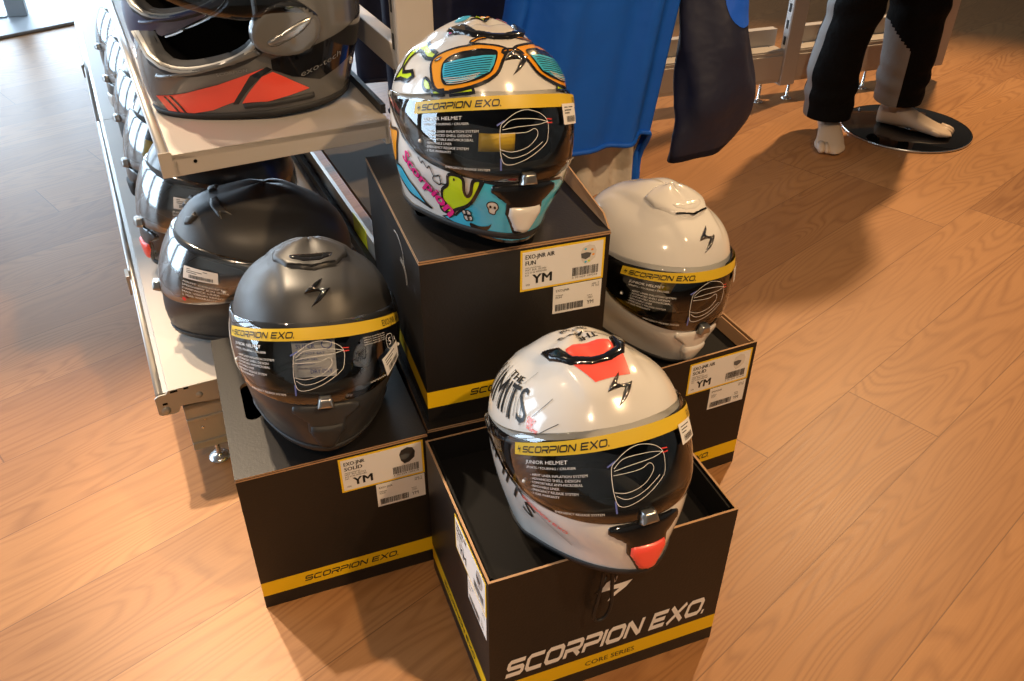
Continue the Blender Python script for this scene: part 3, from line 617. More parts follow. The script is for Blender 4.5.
hB = make_helmet('helmet', 'cartoon-painted helmet with orange sunglasses and cyan chin on the tall box stack', dict(shell='gloss_white', emblem='chrome', vent=dict(bar='gloss_black', ins='g_white'), mouth='gloss_black', plug='g_white')); pose(hB, 'B'); visor_prints(hB)
price_tag(hB, [(21.7, 15.4), (37, 16), (36, 5.6), (21.2, 5.6)], VM, 4)
hC = make_helmet('helmet', 'white helmet with red vents and black lettering in the open foreground box', dict(shell='gloss_white', emblem='chrome', vent=dict(bar='gloss_black', ins='fluo_red'), mouth='gloss_black', plug='fluo_red')); pose(hC, 'C', 1.032); visor_prints(hC)
price_tag(hC, [(23.5, 15.6), (37, 16), (36, 6.4), (22.8, 6.4)], VM, 5)
hD = make_helmet('helmet', 'plain white helmet with yellow visor strip at right, behind the foreground box', dict(shell='gloss_white', emblem='chrome', vent=dict(bar='gloss_white', ins='gloss_white', slit=1, block=1), mouth='gloss_white', plug='gloss_white')); pose(hD, 'D'); visor_prints(hD)
price_tag(hD, [(23.5, 15.6), (37, 16), (36, 6.4), (22.8, 6.4)], VM, 6)
# graphics on the white and red helmet
g = MB(); decal(g, UNDER, 0, .0006, 3, PO); g.build('vent_panel', 'fluo_red', hC); g = MB()
mesh_text(g, 'THE', PO, 9, -6.5, 4.2, 12, 0, .0009, 3, 180); mesh_text(g, 'LIMITS', PO, 13, .3, 5, 25, 0, .0009, 3, 180); mesh_text(g, 'ONLY FOR', PO, 9, 6, 3, 17, 0, .0009, 3, 180); g.build('crown_lettering', 'ink_black', hC); g = MB()
mesh_text(g, 'THE', AE, -101, 43.6, 4.6, 25, 0, .0009, 4, 0); V, F = text2d('LIMITS'); q = fit2d(V, 0, 0, 19, 66); q[:, 0] += -.25 * q[:, 1]
shape(g, (q + np.array([-123, 23.6]), F), 0, .0009, 4, AE)
rg = random.Random(4)
for k in range(17): x = -126 + k * 4 + rg.uniform(-1, 1); line(g, [(x, 22 + rg.uniform(0, 4)), (x - 2, 33), (x - 5 + rg.uniform(-2, 2), 40 + rg.uniform(0, 9))], rg.choice((.4, .7, 1.1)), 0, .001)
for q in ([(-73, 44.3), (-69, 49), (-65, 53.6)], [(-52.7, 28.3), (-46, 33.5), (-40.6, 37.8)], [(-46.8, 20.6), (-41, 23.6), (-35.8, 25.9)], [(-62, -17), (-55, -22), (-47, -27), (-33, -37)]): line(g, q, .35, 0, .001)
for k, s in enumerate(('ONLY', 'FOR', 'SOME')): mesh_text(g, s, AE, -56.5, 26.6 - 2.3 * k, 1.9, (6.5, 5, 8.5)[k], 1, .001, 3, -18)
g.build('side_graphics', ['ink_black', 'fluo_red'], hC); g = MB()
V, F = text2d('LIMITS'); q = fit2d(V, 0, 0, 12, 60); c, s = math.cos(R(-36)), math.sin(R(-36)); q = np.stack([q[:, 0] * c - q[:, 1] * s, q[:, 0] * s + q[:, 1] * c], 1); shape(g, (q + np.array([-108, .5]), F), 0, .0009, 4, AE)
V, F = logo2d('SCORPION EXO', .2); q = fit2d(V, 0, 0, 2.2, 29); c, s = math.cos(R(-17)), math.sin(R(-17)); q = np.stack([q[:, 0] * c - q[:, 1] * s, q[:, 0] * s + q[:, 1] * c], 1); shape(g, (q + np.array([-62, -20]), F), 1, .001, 3, AE)
g.build('chin_lettering', ['ink_black', 'fluo_red'], hC)
# graphics on the cartoon helmet
g = MB(); K = {'k': 0, 'c': 1, 'l': 2, 'o': 3, 'p': 4, 'w': 5, 'n': 6}
def blob(pts, m, grow=1.4, sm=True, off=.0008):
    P = np.array(smooth_poly(pts, 4) if sm else pts, float); A2 = (P[:, 0] * np.roll(P[:, 1], -1) - np.roll(P[:, 0], -1) * P[:, 1]).sum()
    t = np.roll(P, -1, 0) - np.roll(P, 1, 0); n = np.stack([t[:, 1], -t[:, 0]], 1) * (1 if A2 > 0 else -1); n /= np.linalg.norm(n, axis=1, keepdims=True) + 1e-9
    if grow:
        V, F = ribbon(np.vstack([P, P[:1]]), grow * 1.6); shape(g, (V, F), 0, off + .0004, 3.5)
    decal(g, [tuple(p) for p in P], K[m], off, 3.5)
def mir(P): return [(-x, y) for x, y in P]
CY = [(-19.5, -17.9), (-15, -18.2), (0, -17.8), (15, -18.2), (22, -19.4), (31, -24), (29, -32), (24, -40), (14, -43.6), (0, -41.6), (-11, -43.4), (-27.5, -46), (-45, -47), (-34.2, -41.5), (-26.3, -32.1), (-22, -23.6)]
blob(CY, 'c', .7, False, .0006)
blob([(-104, -33), (-95, -31.5), (-85.5, -32.3), (-74, -39), (-62, -45.2), (-56, -46.6), (-70, -46), (-85, -43), (-100, -38)], 'c', .8)
blob([(-110, -8), (-102.6, -10), (-88, -8.5), (-91, -18), (-97.5, -30), (-112, -31), (-125, -24)], 'o', 1.2)
GRN = [(-37.3, -19.3), (-33.5, -17.8), (-29.3, -18.8), (-28.6, -24), (-27.2, -26.6), (-25.3, -24.5), (-24.4, -18.6), (-20.8, -17.9), (-22.1, -23.1), (-26.3, -31.4), (-34.8, -39.2), (-37.5, -42), (-44, -43.4), (-45.7, -41.5), (-40.5, -38.7), (-43.0, -35.8), (-41.8, -29.1), (-37.8, -24.3)]
blob(GRN, 'l', 1., True, .0012); decal(g, [(-34.3, -19.6), (-33.4, -19.6), (-33.4, -20.8), (-34.3, -20.8)], 0, .0019)
for q in ([(-60, -17), (-57, -19.5), (-55.5, -18), (-52, -20.5), (-50, -19), (-47, -23), (-43, -21.5), (-42, -25.5), (-38.5, -24.5)], [(-47, -23), (-48, -26), (-44, -27), (-42, -25.5)]): line(g, q, .7, 0, .0012)
V, F = bold2d('Scorpion'); q = fit2d(V, 0, 0, 9.5, 47); q[:, 0] += .35 * q[:, 1]; c, s = math.cos(R(-27)), math.sin(R(-27)); q = np.stack([q[:, 0] * c - q[:, 1] * s, q[:, 0] * s + q[:, 1] * c], 1)
q0 = q + np.array([-81, -23.5]); shape(g, (q0 + np.array([.5, -.5]), F), 0, .0018, 4); shape(g, (q0, F), 4, .0022, 4); shape(g, (q0 + np.array([.35, .1]), F), 4, .0022, 4)
SK = [(-17.4, -28), (-16.6, -26.4), (-14.6, -25.9), (-12.8, -26.6), (-12.2, -28.4), (-13.1, -29.8), (-13.4, -31.4), (-14.8, -31.6), (-16, -31.2), (-16.4, -29.8)]
blob(SK, 'w', .3, True, .0012)
for x in (-15.7, -13.7): decal(g, [(x + .62 * math.cos(t), -28.3 + .7 * math.sin(t)) for t in np.linspace(0, 5.4, 7)], 0, .0019)
for x, y, r_ in ((-28.4, -37.2, 1.5), (-26.2, -36.4, 1.6), (-25.2, -38.6, 1.5), (-27.2, -39.4, 1.6)): blob([(x + r_ * math.cos(t), y + r_ * math.sin(t)) for t in np.linspace(0, 5.4, 7)], 'w', .35, True, .0012)
blob([(-25, -41.2), (-20, -40.6), (-15.5, -38.4), (-14.2, -36.6), (-15.2, -40), (-19, -42.6), (-24, -43.4)], 'k', 0, True, .0012)
blob([(20.5, -27), (24, -25.5), (25, -27.5), (22.5, -29), (21, -31)], 'k', 0, True, .0012); blob([(17, -33), (20, -32), (19.5, -35), (17.5, -36)], 'k', 0, True, .0012)
blob([(30, -19.8), (33.2, -20.6), (30.5, -30.5), (27.5, -30.5)], 'l', .8, False, .0013); blob([(35.5, -20.6), (38.6, -21.3), (34.5, -31.5), (32, -31)], 'l', .8, False, .0013)
FRL = [(-60.5, 38.5), (-56, 44), (-45, 48), (-33.4, 50), (-20, 50), (-8.1, 48.8), (-2.5, 46), (-6, 42), (-9, 38.2), (-14, 31), (-24.2, 25.7), (-40.6, 21.4), (-49.5, 22.6), (-55.5, 30)]
LNL = [(-49.4, 38.5), (-42.7, 43.6), (-30.6, 46.3), (-20, 46.4), (-11.9, 45.7), (-10.6, 43.2), (-13.6, 36.3), (-16.6, 31.6), (-25.5, 27.3), (-41.1, 24.1), (-46.2, 25.6), (-49, 31.6)]
for mm in (lambda P: P, mir):
    blob(mm(FRL), 'o', 1.1, True, .0012); P = mm([(-29.5 + (x + 29.5) * .93, 35.8 + (y - 35.8) * .90) for x, y in LNL]); blob(P, 'k', .6, True, .0018)
    C2 = [(-49.2, 36.5), (-40, 39), (-28, 41.5), (-11.4, 42), (-13.6, 36.3), (-16.6, 31.9), (-25.5, 27.8), (-41.1, 24.7), (-45.7, 26), (-48.4, 31.6)]
    decal(g, mm([(-29.5 + (x + 29.5) * .92, 35.8 + (y - 35.8) * .88) for x, y in C2]), 1, .0026, 3.5)
    for k in range(8):
        y = 37.5 - k * 1.25; line(g, mm([(-46 + k * .2, y - 1.6), (-35, y + .1), (-25, y + 1.6), (-15.2 - k * .55, y + 2.2)]), .32, 0, .003)
    for k in range(4): line(g, mm([(-45 + k, 28.2 - k * .9), (-33, 29.2 - k * .9), (-23 - k, 31.5 - k * .9)]), .35, 5, .003)
    blob(mm([(-57.4, 38.6), (-54.6, 40.6), (-52.2, 40.6), (-54.4, 38.4)]), 'w', .4, True, .002)
    blob(mm([(-33, 52.4), (-29, 55.5), (-22, 58), (-17, 58.2), (-18, 56.5), (-25, 54.6), (-29, 51.8)]), 'o', .8, True, .001)
    for q in ([(-52, 21.5), (-44, 22.5), (-43, 19.8), (-51, 18.9)], [(-40, 22), (-27, 24.5), (-26, 22), (-39, 20)]): blob(mm(q), 'l', .9, False, .0010)
blob([(-8, 42.8), (-5, 46.2), (5, 46.2), (8, 42.8), (4, 44.3), (-4, 44.3)], 'o', .9, True, .0013)
SL = [(-101.1, 53.7), (-106.3, 48.3), (-107, 41.1), (-103.1, 34.2), (-99.6, 30.2), (-103.3, 23.8), (-105.3, 20.3), (-94, 23.6), (-81.3, 24.2), (-75, 27.9), (-79.5, 30.8), (-87.4, 29), (-93.2, 28), (-96.6, 30.4), (-97.2, 37.3), (-95, 44.8), (-86.3, 44.8), (-70, 40.5), (-61.8, 40), (-61, 44.4), (-79.5, 49.7)]
blob(SL, 'l', 1.6, False, .0009); blob([(-61, 28), (-55.4, 26), (-53, 21.6), (-57.5, 21.4), (-60.8, 23.8)], 'l', 1.1, True, .0009)
blob([(x * 1., y) for x, y in [(-70, 62), (-55, 64), (-40, 67), (-50, 70), (-72, 66)]], 'p', .8, True, .0009)
def pblob(pts, m, off=.0012): decal(g, smooth_poly(pts, 4), K[m], off, 3, PO)
pblob([(-9, -2), (0, 3), (8, 0), (4, -6), (-5, -7)], 'k', .001); pblob([(-8, -2.4), (-2, 2), (2, -2), (-3, -6)], 'l', .0016); pblob([(-1, 1.6), (5, 1.6), (7, -1), (3, -4.6)], 'o', .0016); pblob([(9, -3), (15, -4), (14, -8), (9, -7)], 'p', .0014); pblob([(-16, 4), (-9, 8), (-4, 5), (-11, 1)], 'c', .0014)
g.build('shell_graphics', ['g_black', 'g_cyan', 'g_lime', 'g_orange', 'g_pink', 'g_white', 'g_navy'], hB)
# packet and tags seen through the visors
def wm(o, h, loc, rot):
    m = h.matrix_world if False else None
    T = Matrix.LocRotScale(Vector(loc), Euler(rot), None); o.matrix_world = pose_m[h] @ T
pose_m = {}
for k, h in (('A', hA), ('B', hB), ('C', hC), ('D', hD)):
    T, (y, p, r) = HP[k]; m = Matrix.Rotation(R(y), 4, 'Z') @ Matrix.Rotation(R(p), 4, 'X') @ Matrix.Rotation(R(r), 4, 'Y'); m.translation = T; pose_m[h] = m @ Matrix.Scale(1.032 if k == 'C' else 1., 4)
mb = MB(); n = 9
A = [[(x, -.0015 * math.cos(x * 70) * math.cos(z * 60) - .004, z) for x in np.linspace(-.027, .027, n)] for z in np.linspace(-.031, .031, n)]; Bk = [[(x, -y, z) for x, y, z in r_] for r_ in A]
mb.grid(A, 0); mb.grid(Bk, 0, flip=True); ff = lambda x, y: (x, -.0065, y)
mb.add([A[0][0], A[0][-1], Bk[0][-1], Bk[0][0]], [(0, 1, 2, 3)], 0); mb.add([A[-1][0], A[-1][-1], Bk[-1][-1], Bk[-1][0]], [(0, 1, 2, 3)], 0); mb.add([r_[0] for r_ in A] + [r_[0] for r_ in Bk[::-1]], [list(range(2 * n))], 0); mb.add([r_[-1] for r_ in A] + [r_[-1] for r_ in Bk[::-1]], [list(range(2 * n))], 0)
for s, x, y, h_, w_ in (('SUPER', -.022, .016, .006, .024), ('DO NOT EAT', -.022, .006, .0035, .036), ('SILICA GEL', -.022, -.003, .003, .027), ('DRY DRY', -.006, -.024, .0065, .028), ('desiccant', -.022, -.010, .0028, .022), ('absorbs moisture', -.022, -.016, .0022, .03), ('keep dry', -.022, .0245, .0026, .02)):
    V, F = text2d(s); place_text(mb, (fit2d(V, x, y, h_, w_), F), ff, 1)
V, F = ribbon([(.017 + .0065 * math.cos(t), .021 + .0065 * math.sin(t)) for t in np.linspace(0, 2 * math.pi, 20)], .0012); place_text(mb, (V, F), ff, 1)
pk = mb.build('desiccant_packet', ['packet_paper', 'ink_blue']); tag(pk, 'white desiccant packet with blue print behind the visor of the matte black helmet', 'packet'); wm(pk, hA, (-.008, -.126, .137), (R(7), 0, R(-5)))
def sun_tag(h, label, loc, rot, w, hh):
    mb = MB(); A = [[(x, -.006 * math.cos(x / w * 2.2), z) for x in np.linspace(-w / 2, w / 2, 12)] for z in (-hh / 2, 0, hh / 2)]; mb.grid(A, 0); o = mb.build('hang_tag', 'carton_yellow', solid=.0012); tag(o, label, 'tag'); wm(o, h, loc, rot)
sun_tag(hB, 'yellow tag seen through the visor of the cartoon helmet', (-.03, -.128, .125), (0, 0, R(-8)), .046, .022); sun_tag(hD, 'yellow tag seen through the visor of the plain white helmet', (-.052, -.108, .150), (0, R(12), R(-25)), .022, .034)
# chin strap loop hanging from the foreground helmet
yw = R(21); fo = Vector((-.026, .665, 0)); fp = lambda u, z, k=.012: fo + Vector((math.cos(yw) * u + math.sin(yw) * k, math.sin(yw) * u - math.cos(yw) * k, z))
mb = MB(); P = [(.157, .288, -.02), (.154, .280, .004), (.150, .262, .012), (.146, .215, .012), (.142, .185, .012), (.139, .162, .012), (.143, .150, .012), (.152, .148, .012), (.160, .158, .012), (.1635, .178, .012), (.162, .205, .012), (.1605, .245, .011), (.159, .278, .005), (.157, .288, -.02)]
Pd = dens(P); inv = pose_m[hC].inverted(); mb.tube([inv @ fp(*p) for p in Pd], .0024, 8)
mb.tube([inv @ fp(*p) for p in ((.152, .232, .012), (.145, .214, .014), (.138, .206, .013))], .0012, 6); mb.tube([inv @ fp(*p) for p in ((.158, .282, .004), (.163, .246, .012), (.166, .220, .012))], .0009, 6)
mb.build('chin_strap', 'plastic_dark', hC)
# ------------------------------------------------------------------ shelving unit with the helmet rows (local x = depth, y = along the shelf)
GA = R(25.6); GE, GR = .2, 2.4; c, s = math.cos(GA), math.sin(GA); RE = 1.262; RB_ = 3.95
def er(e, r, z): return Vector((c * e - s * r, s * e + c * r, z))
def shelf_unit():
    root = empty('shelving_unit', er(GE, GR, 0), (0, 0, GA)); tag(root, 'grey metal shelving unit with two shelves of helmets at left', 'shelf')
    L = lambda e, r, z: (e - GE, r - GR, z)
    def bx(mb, e0, e1, r0, r1, z0, z1, m=0): return mb.box(e0 - GE, e1 - GE, r0 - GR, r1 - GR, z0, z1, m)
    # upper shelf, three bays
    for k in range(2):
        r0, r1 = RE + 1.33 * k + .001, RE + 1.33 * (k + 1) - .001
        mb = MB(); bx(mb, .058, .388, r0, r1, .582, .591); bx(mb, .058, .066, r0, r1, .558, .582); bx(mb, .380, .388, r0, r1, .552, .582)
        for q in (r0, r1 - .002):
            mb.prism([(.041, .557), (.386, .562), (.386, .591), (.0605, .591), (.058, .596), (.041, .596)], lambda x, y, sd: L(x, q + .002 * sd, y))
        sh = mb.build('shelf', 'steel_beige', root, bevel=.0012)
        m = MB(); m.tube([L(.049, r0 + .002, .588), L(.049, r1 - .002, .588)], .0075, 12); m.build('front_rail', 'rail_silver', sh)
        m = MB(); bx(m, .385, .393, r0 + .03, r1, .5915, .606); m.build('back_stop', 'plastic_dark', sh)
        m = MB(); m.lathe([(.0, 0), (.0028, 0), (.0028, .0006)], (0, 0, 0), 12, 0); m.build('bolt_hole', 'hole_dark', sh, loc=L(.09, r0 - .0004, .577), rot=(R(90), 0, 0))
        mb = MB(); bx(mb, -.033, .405, r0, r1, .178, .190); bx(mb, -.033, -.027, r0, r1, .150, .178)
        bs = mb.build('base_shelf', 'steel_beige', root, bevel=.0012)
        m = MB(); m.tube([L(-.047, r0 + .001, .182), L(-.047, r1, .182)], .0065, 12); bx(m, -.041, -.0335, r0, r1, .176, .186); m.build('front_rail', 'rail_silver', bs)
        m = MB(); bx(m, .392, .404, r0 + .005, r1, .1905, .215); m.build('back_stop', 'plastic_dark', bs)
        m = MB(); bx(m, .406, .414, r0 + .03, r1, .18, .25); m.build('rear_panel', 'steel_grey', root)
        m = MB(); bx(m, .47, .66, r0, r1, .178, .19); m.build('base_shelf', 'steel_dark', root)
        for z, h in ((.655, .042), (1.30, .04)): m = MB(); bx(m, .413, .437, r0 + .03, r1, z, z + h); m.build('cross_beam', 'steel_beige', root, bevel=.002)
    # end plate of the base shelf
    mb = MB(); mb.prism([(-.056, .147), (-.052, .143), (-.030, .141), (-.024, .143), (-.019, .154), (.10, .144), (.40, .14), (.40, .191), (-.033, .191), (-.037, .185), (-.050, .184), (-.056, .180)], lambda x, y, sd: L(x, RE - .004 + .004 * sd, y))
    pl = mb.build('end_plate', 'steel_grey', root, bevel=.0008)
    for e, z, r_ in ((-.043, .152, .008), (.014, .168, .006)): m = MB(); m.lathe([(r_, 0), (r_ * .8, .002), (r_ * .3, .0028)], (0, 0, 0), 16); m.build('rivet', 'steel_grey', pl, loc=L(e, RE - .004, z), rot=(R(90), 0, 0))
    for e, z, w_ in ((-.024, .187, .012), (-.042, .166, .008), (-.004, .188, .008)): m = MB(); m.box(-w_ / 2, w_ / 2, -.0006, 0, -.0018, .0018); m.build('slot', 'hole_dark', pl, loc=L(e, RE - .004, z))
    for k in range(3):
        r0 = RE + 1.33 * k
        m = MB(); bx(m, -.017, .44, r0 + .003, r0 + .007, .044, .146); bx(m, -.017, .44, r0 + .003, r0 + .035, .136, .146); bx(m, -.017, .44, r0, r0 + .004, .110, .116); bx(m, -.017, .44, r0, r0 + .004, .058, .062)
        lg = m.build('base_leg', 'steel_grey', root, bevel=.001)
        for e, z in ((.012, .109), (.006, .092)): m = MB(); m.lathe([(.003, 0), (.002, .0012)], (0, 0, 0), 10); m.build('bolt', 'zinc', lg, loc=L(e, r0 + .002, z), rot=(R(90), 0, 0))
        for e in (.022, .40):
            m = MB(); m.lathe([(.019, 0), (.019, .003), (.012, .0055), (.006, .009), (.0045, .012), (.0045, .055)], L(e, r0 + .022, .0), 20); m.build('levelling_foot', 'zinc', lg)
        m = MB(); bx(m, .41, .47, r0, r0 + .03, .02, 1.75); up = m.build('upright', 'steel_beige', root, bevel=.003)
        m = MB(); bx(m, .4088, .4100, r0 + .006, r0 + .024, .03, 1.74); m.build('slot_strip', 'rail_silver', up)
        for j in range(8, 17): m = MB(); bx(m, .4078, .4090, r0 + .0115, r0 + .0185, .09 + j * .055, .114 + j * .055); m.build('slot', 'slot_dark', up)
    for r_ in (1.67, 3.12): m = MB(); bx(m, -.060, -.052, r_, r_ + .035, .150, .192); bx(m, -.060, -.030, r_, r_ + .035, .150, .154); m.build('rail_clip', 'steel_grey', root, bevel=.001)
    for r_ in (1.33, 2.45): m = MB(); m.tube([L(.46, r_, 1.16), L(.86, r_, 1.16)], .01, 10); m.build('rail_arm', 'rail_silver', root)
    m = MB(); m.tube([L(.835, 1.28, 1.172), L(.835, 2.50, 1.172)], .0125, 14); m.build('hanging_rail', 'rail_silver', root)
    m = MB(); bx(m, .4042, .4056, 1.54, 1.63, .200, .256); m.build('price_strip', 'tag_yellow', root)
    return root
shelf_unit()
# ------------------------------------------------------------------ helmets along the base shelf
def put(o, e, r, z, yaw, sc, pit=0, roll=0):
    m = Matrix.Rotation(R(yaw), 4, 'Z') @ Matrix.Rotation(R(pit), 4, 'X') @ Matrix.Rotation(R(roll), 4, 'Y'); m.translation = er(e, r, z); o.matrix_world = m @ (Matrix.Scale(sc, 4) if not isinstance(sc, tuple) else Matrix.Diagonal((*sc, 1)))
def row_prints(root, seed):
    vis = [q for q in root.children if q.name.split('.')[0] == 'visor'][0]
    def mk():
        mb = MB()
        for i, (s_, w_) in enumerate((('AIRFIT CONCEPT', 22), ('SPEEDVIEW SUN VISOR', 25), ('KWIKWICK LINER', 20), ('MAX VISION READY', 22), ('5 YEAR WARRANTY', 18))):
            V, F = text2d(s_); shape(mb, (fit2d(V, 31, 0 - 2.2 * i, 1.3, w_ * 1.1), F), 0, .008, 3, VM)
        decal(mb, [(32 + 1.2 * math.cos(t), -11 + 1.2 * math.sin(t)) for t in np.linspace(0, 5.5, 8)], 1, .0083, 2, VM)
        return mb.build('visor_print', ['ink_white', 'ink_red'])
    shared(('rowprint',), mk, 'p', vis)
    price_tag(root, [(32, 11), (53, 13), (53, 5), (32, 3)], VM, seed)
GRP = 'boxed-up helmets along the bottom shelf'
row = [('matte black helmet nearest on the bottom shelf, clear visor with price sticker', dict(shell='matte_black', chin='matte_black', emblem=None), .176, 1.40, -70, 1.07),
 ('second helmet on the bottom shelf, dark with red accent on its chin', dict(shell='dark_grey', chin='gloss_black', vent=dict(bar='gloss_black'), mouth='gloss_black', plug='fluo_red'), .160, 1.71, -56, 1.12),
 ('third helmet along the bottom shelf, black with yellow seen through visor', dict(shell='gloss_black', chin='matte_black', vent=dict(bar='matte_black'), mouth='gloss_black', plug='rubber'), .165, 2.01, -56, 1.12),
 ('fourth helmet along the bottom shelf, grey with clear visor', dict(shell='gloss_grey', chin='matte_black', vent=dict(bar='gloss_black')), .170, 2.31, -56, 1.12),
 ('fifth helmet along the bottom shelf, white shell with clear visor', dict(shell='gloss_white', chin='gloss_white', vent=dict(bar='gloss_black'), mouth='gloss_black', plug='gloss_white'), .172, 2.62, -56, 1.12),
 ('farthest helmet on the bottom shelf, white and black near the bright window', dict(shell='gloss_white', chin='gloss_black', vent=dict(bar='gloss_black')), .172, 2.94, -56, 1.12)]
for i, (lb, o, e, r_, yw_, sc_) in enumerate(row):
    o['visor'] = 'visor_film'; o['liner'] = 'liner_grey'; o['band'] = 'liner_grey'; h = make_helmet('helmet', lb, o, 'helmets along the bottom shelf'); put(h, e, r_, .1968 - .004 * 1.12, yw_ + (0, 4, 2, 6, 3, 5)[i], (sc_, sc_ * (1.10 if i == 0 else 1.), sc_), -5, -3 if i == 0 else 0); row_prints(h, 20 + i)
    if i == 0:
        for sgn in (-1, 1):
            mb = MB(); relief(mb, [(sgn * x, y) for x, y in [(14, 58), (30, 56), (52, 50), (40, 48.5), (46, 44), (26, 49.5), (12, 53)]], 0, -.0005, .0042, 1.6, 1.2); mb.build('side_vent', 'matte_black', h); mb = MB(); relief(mb, [(sgn * x, y) for x, y in [(13, 36), (19, 38), (17, 42), (24, 40), (22, 33), (17, 31)]], 0, -.0005, .0042, 1.5, 1.2); mb.build('brow_vent', 'matte_black', h)
    if i == 1:
        mb = MB(); relief(mb, [(20, -24), (25, -23), (24, -33), (21, -37), (19, -30)], 0, 0, .006, 1.5, 1); mb.build('chin_button', 'fluo_red', h)
    if i == 2:
        o_ = MB(); o_.grid([[(x, -.006 * math.cos(x * 50), z) for x in np.linspace(-.024, .024, 10)] for z in (-.02, 0, .02)], 0); t_ = o_.build('hang_tag', 'carton_yellow', solid=.0012); tag(t_, 'yellow tag behind the visor of the third helmet on the bottom shelf', 'tag')
        t_.matrix_world = h.matrix_world @ Matrix.LocRotScale(Vector((.03, -.122, .12)), Euler((0, 0, R(14))), None)
# ------------------------------------------------------------------ flip-up helmets on the upper shelf
def flip_helmet(label, sh, red, e, r_, yaw, sc_, open_):
    h = make_helmet('flip_helmet', label, dict(shell=sh, chin=sh, open=open_, visor='visor_tint', band=sh), 'flip-up helmets on the upper shelf'); put(h, e, r_, .5925 - .004 * sc_, yaw, (sc_, sc_ * 1.04, sc_))
    for sd in (1, -1):
        mb = MB(); P = smooth_poly([(sd * x, y) for x, y in [(74, -3), (80, 7), (93, 12), (108, 9), (116, -2), (112, -14), (100, -20), (86, -19), (76, -13)]], 4); relief(mb, P, 0, -.0005, .013, 3, 2.0); pv = mb.build('pivot_cover', sh, h)
        mb = MB(); relief(mb, smooth_poly([(sd * x, y) for x, y in [(83, -9), (92, -4), (103, 1), (110, 1.5), (104, -5), (94, -10), (86, -12)]], 4), 0, .012, .0155, 1.5, 1.4); mb.build('pivot_plate', 'silver', pv)
        mb = MB(); relief(mb, [(sd * x, y) for x, y in [(76, -13.5), (60, -19), (40, -21.5), (20, -22.4), (20, -24.5), (42, -23.8), (62, -21.6), (80, -17.5)]], 0, -.0005, .004, .9, 1.1); mb.build('port_edge', sh, h)
    mb = MB(); mb.grid([port_ring(.985, .985, .0026, 128, True), port_ring(.965, .96, .0032, 128, True), port_ring(.95, .935, -.006, 128, True)], 0, True); mb.build('port_lining', 'steel_grey', h)
    if red:
        g = MB()
        for sd in (1, -1):
            f = lambda P: [(sd * x, y) for x, y in P]
            decal(g, f([(12, -33), (30, -33.5), (50, -32), (66, -29), (80, -26), (72, -32), (64, -38), (56, -43.5), (40, -45.2), (14, -43)]), 0, .0009); decal(g, f([(60, -45), (68, -38.5), (77, -31), (84, -29), (97, -36), (108, -41), (94, -43.5), (76, -45.5)]), 0, .0009)
            decal(g, f([(57.5, -45), (68, -37), (77, -30.5), (84, -27.5), (81, -25.5), (70, -29.5), (62, -38), (54, -44.5)]), 1, .0012)
            for x in (17, 20.5): decal(g, f([(x, -33.4), (x + 1.2, -33.4), (x + 3.6, -43.8), (x + 2.4, -43.8)]), 1, .0014)
            decal(g, f([(84, -22), (110, -17), (150, -8), (178, -6), (178, -20), (150, -27), (116, -37), (96, -33), (84, -28)]), 1, .0008)
            decal(g, f([(120, 60), (165, 60), (165, 25), (140, 18), (112, 24)]), 1, .0008)
        V, F = text2d('exo-tech'); q = fit2d(V, 0, 0, 3.4, 30); shape(g, (q + np.array([102, -34]) + np.stack([0 * q[:, 0], .28 * q[:, 0]], 1), F), 2, .0016, 3)
        V, F = text2d('SCORPION'); shape(g, (fit2d(V, 52, -26.6, 1.8, 17), F), 2, .0016, 3)
        g.build('shell_graphics', ['red_grey', 'gloss_black', 'ink_grey'], h)
        mb = MB(); relief(mb, [(148 + 1.8 * math.cos(t), -33 + 2.2 * math.sin(t)) for t in np.linspace(0, 5.6, 9)], 0, 0, .004, 1.4, 1); mb.build('screw', 'zinc', h)
        mb = MB(); relief(mb, [(60, -45.5), (92, -44.8), (112, -43.5), (112, -46.4), (90, -48), (60, -48.2)], 0, -.0005, .004, 1, 1.2); mb.build('lower_vent', 'rubber', h)
    return h
dm('ink_grey', (.20, .20, .20), .4)
flip_helmet('grey flip-up helmet with red chin stripe, visor raised, on the upper shelf', 'gloss_grey', True, .248, 1.45, -66, 1.2, 36)
flip_helmet('dark blue flip-up helmet behind the grey one on the upper shelf', 'navy_shell', False, .250, 1.775, -64, 1.17, 36)
mb = MB(); mb.box(-.002, .002, -.03, .03, 0, .055); mb.box(-.002, .03, -.03, .03, 0, .002); ti = mb.build('card_holder', 'acrylic', loc=er(.070, 1.60, .592), rot=(0, R(-14), GA)); tag(ti, 'small clear card holder on upper shelf edge between the two flip-up helmets', 'card holder')
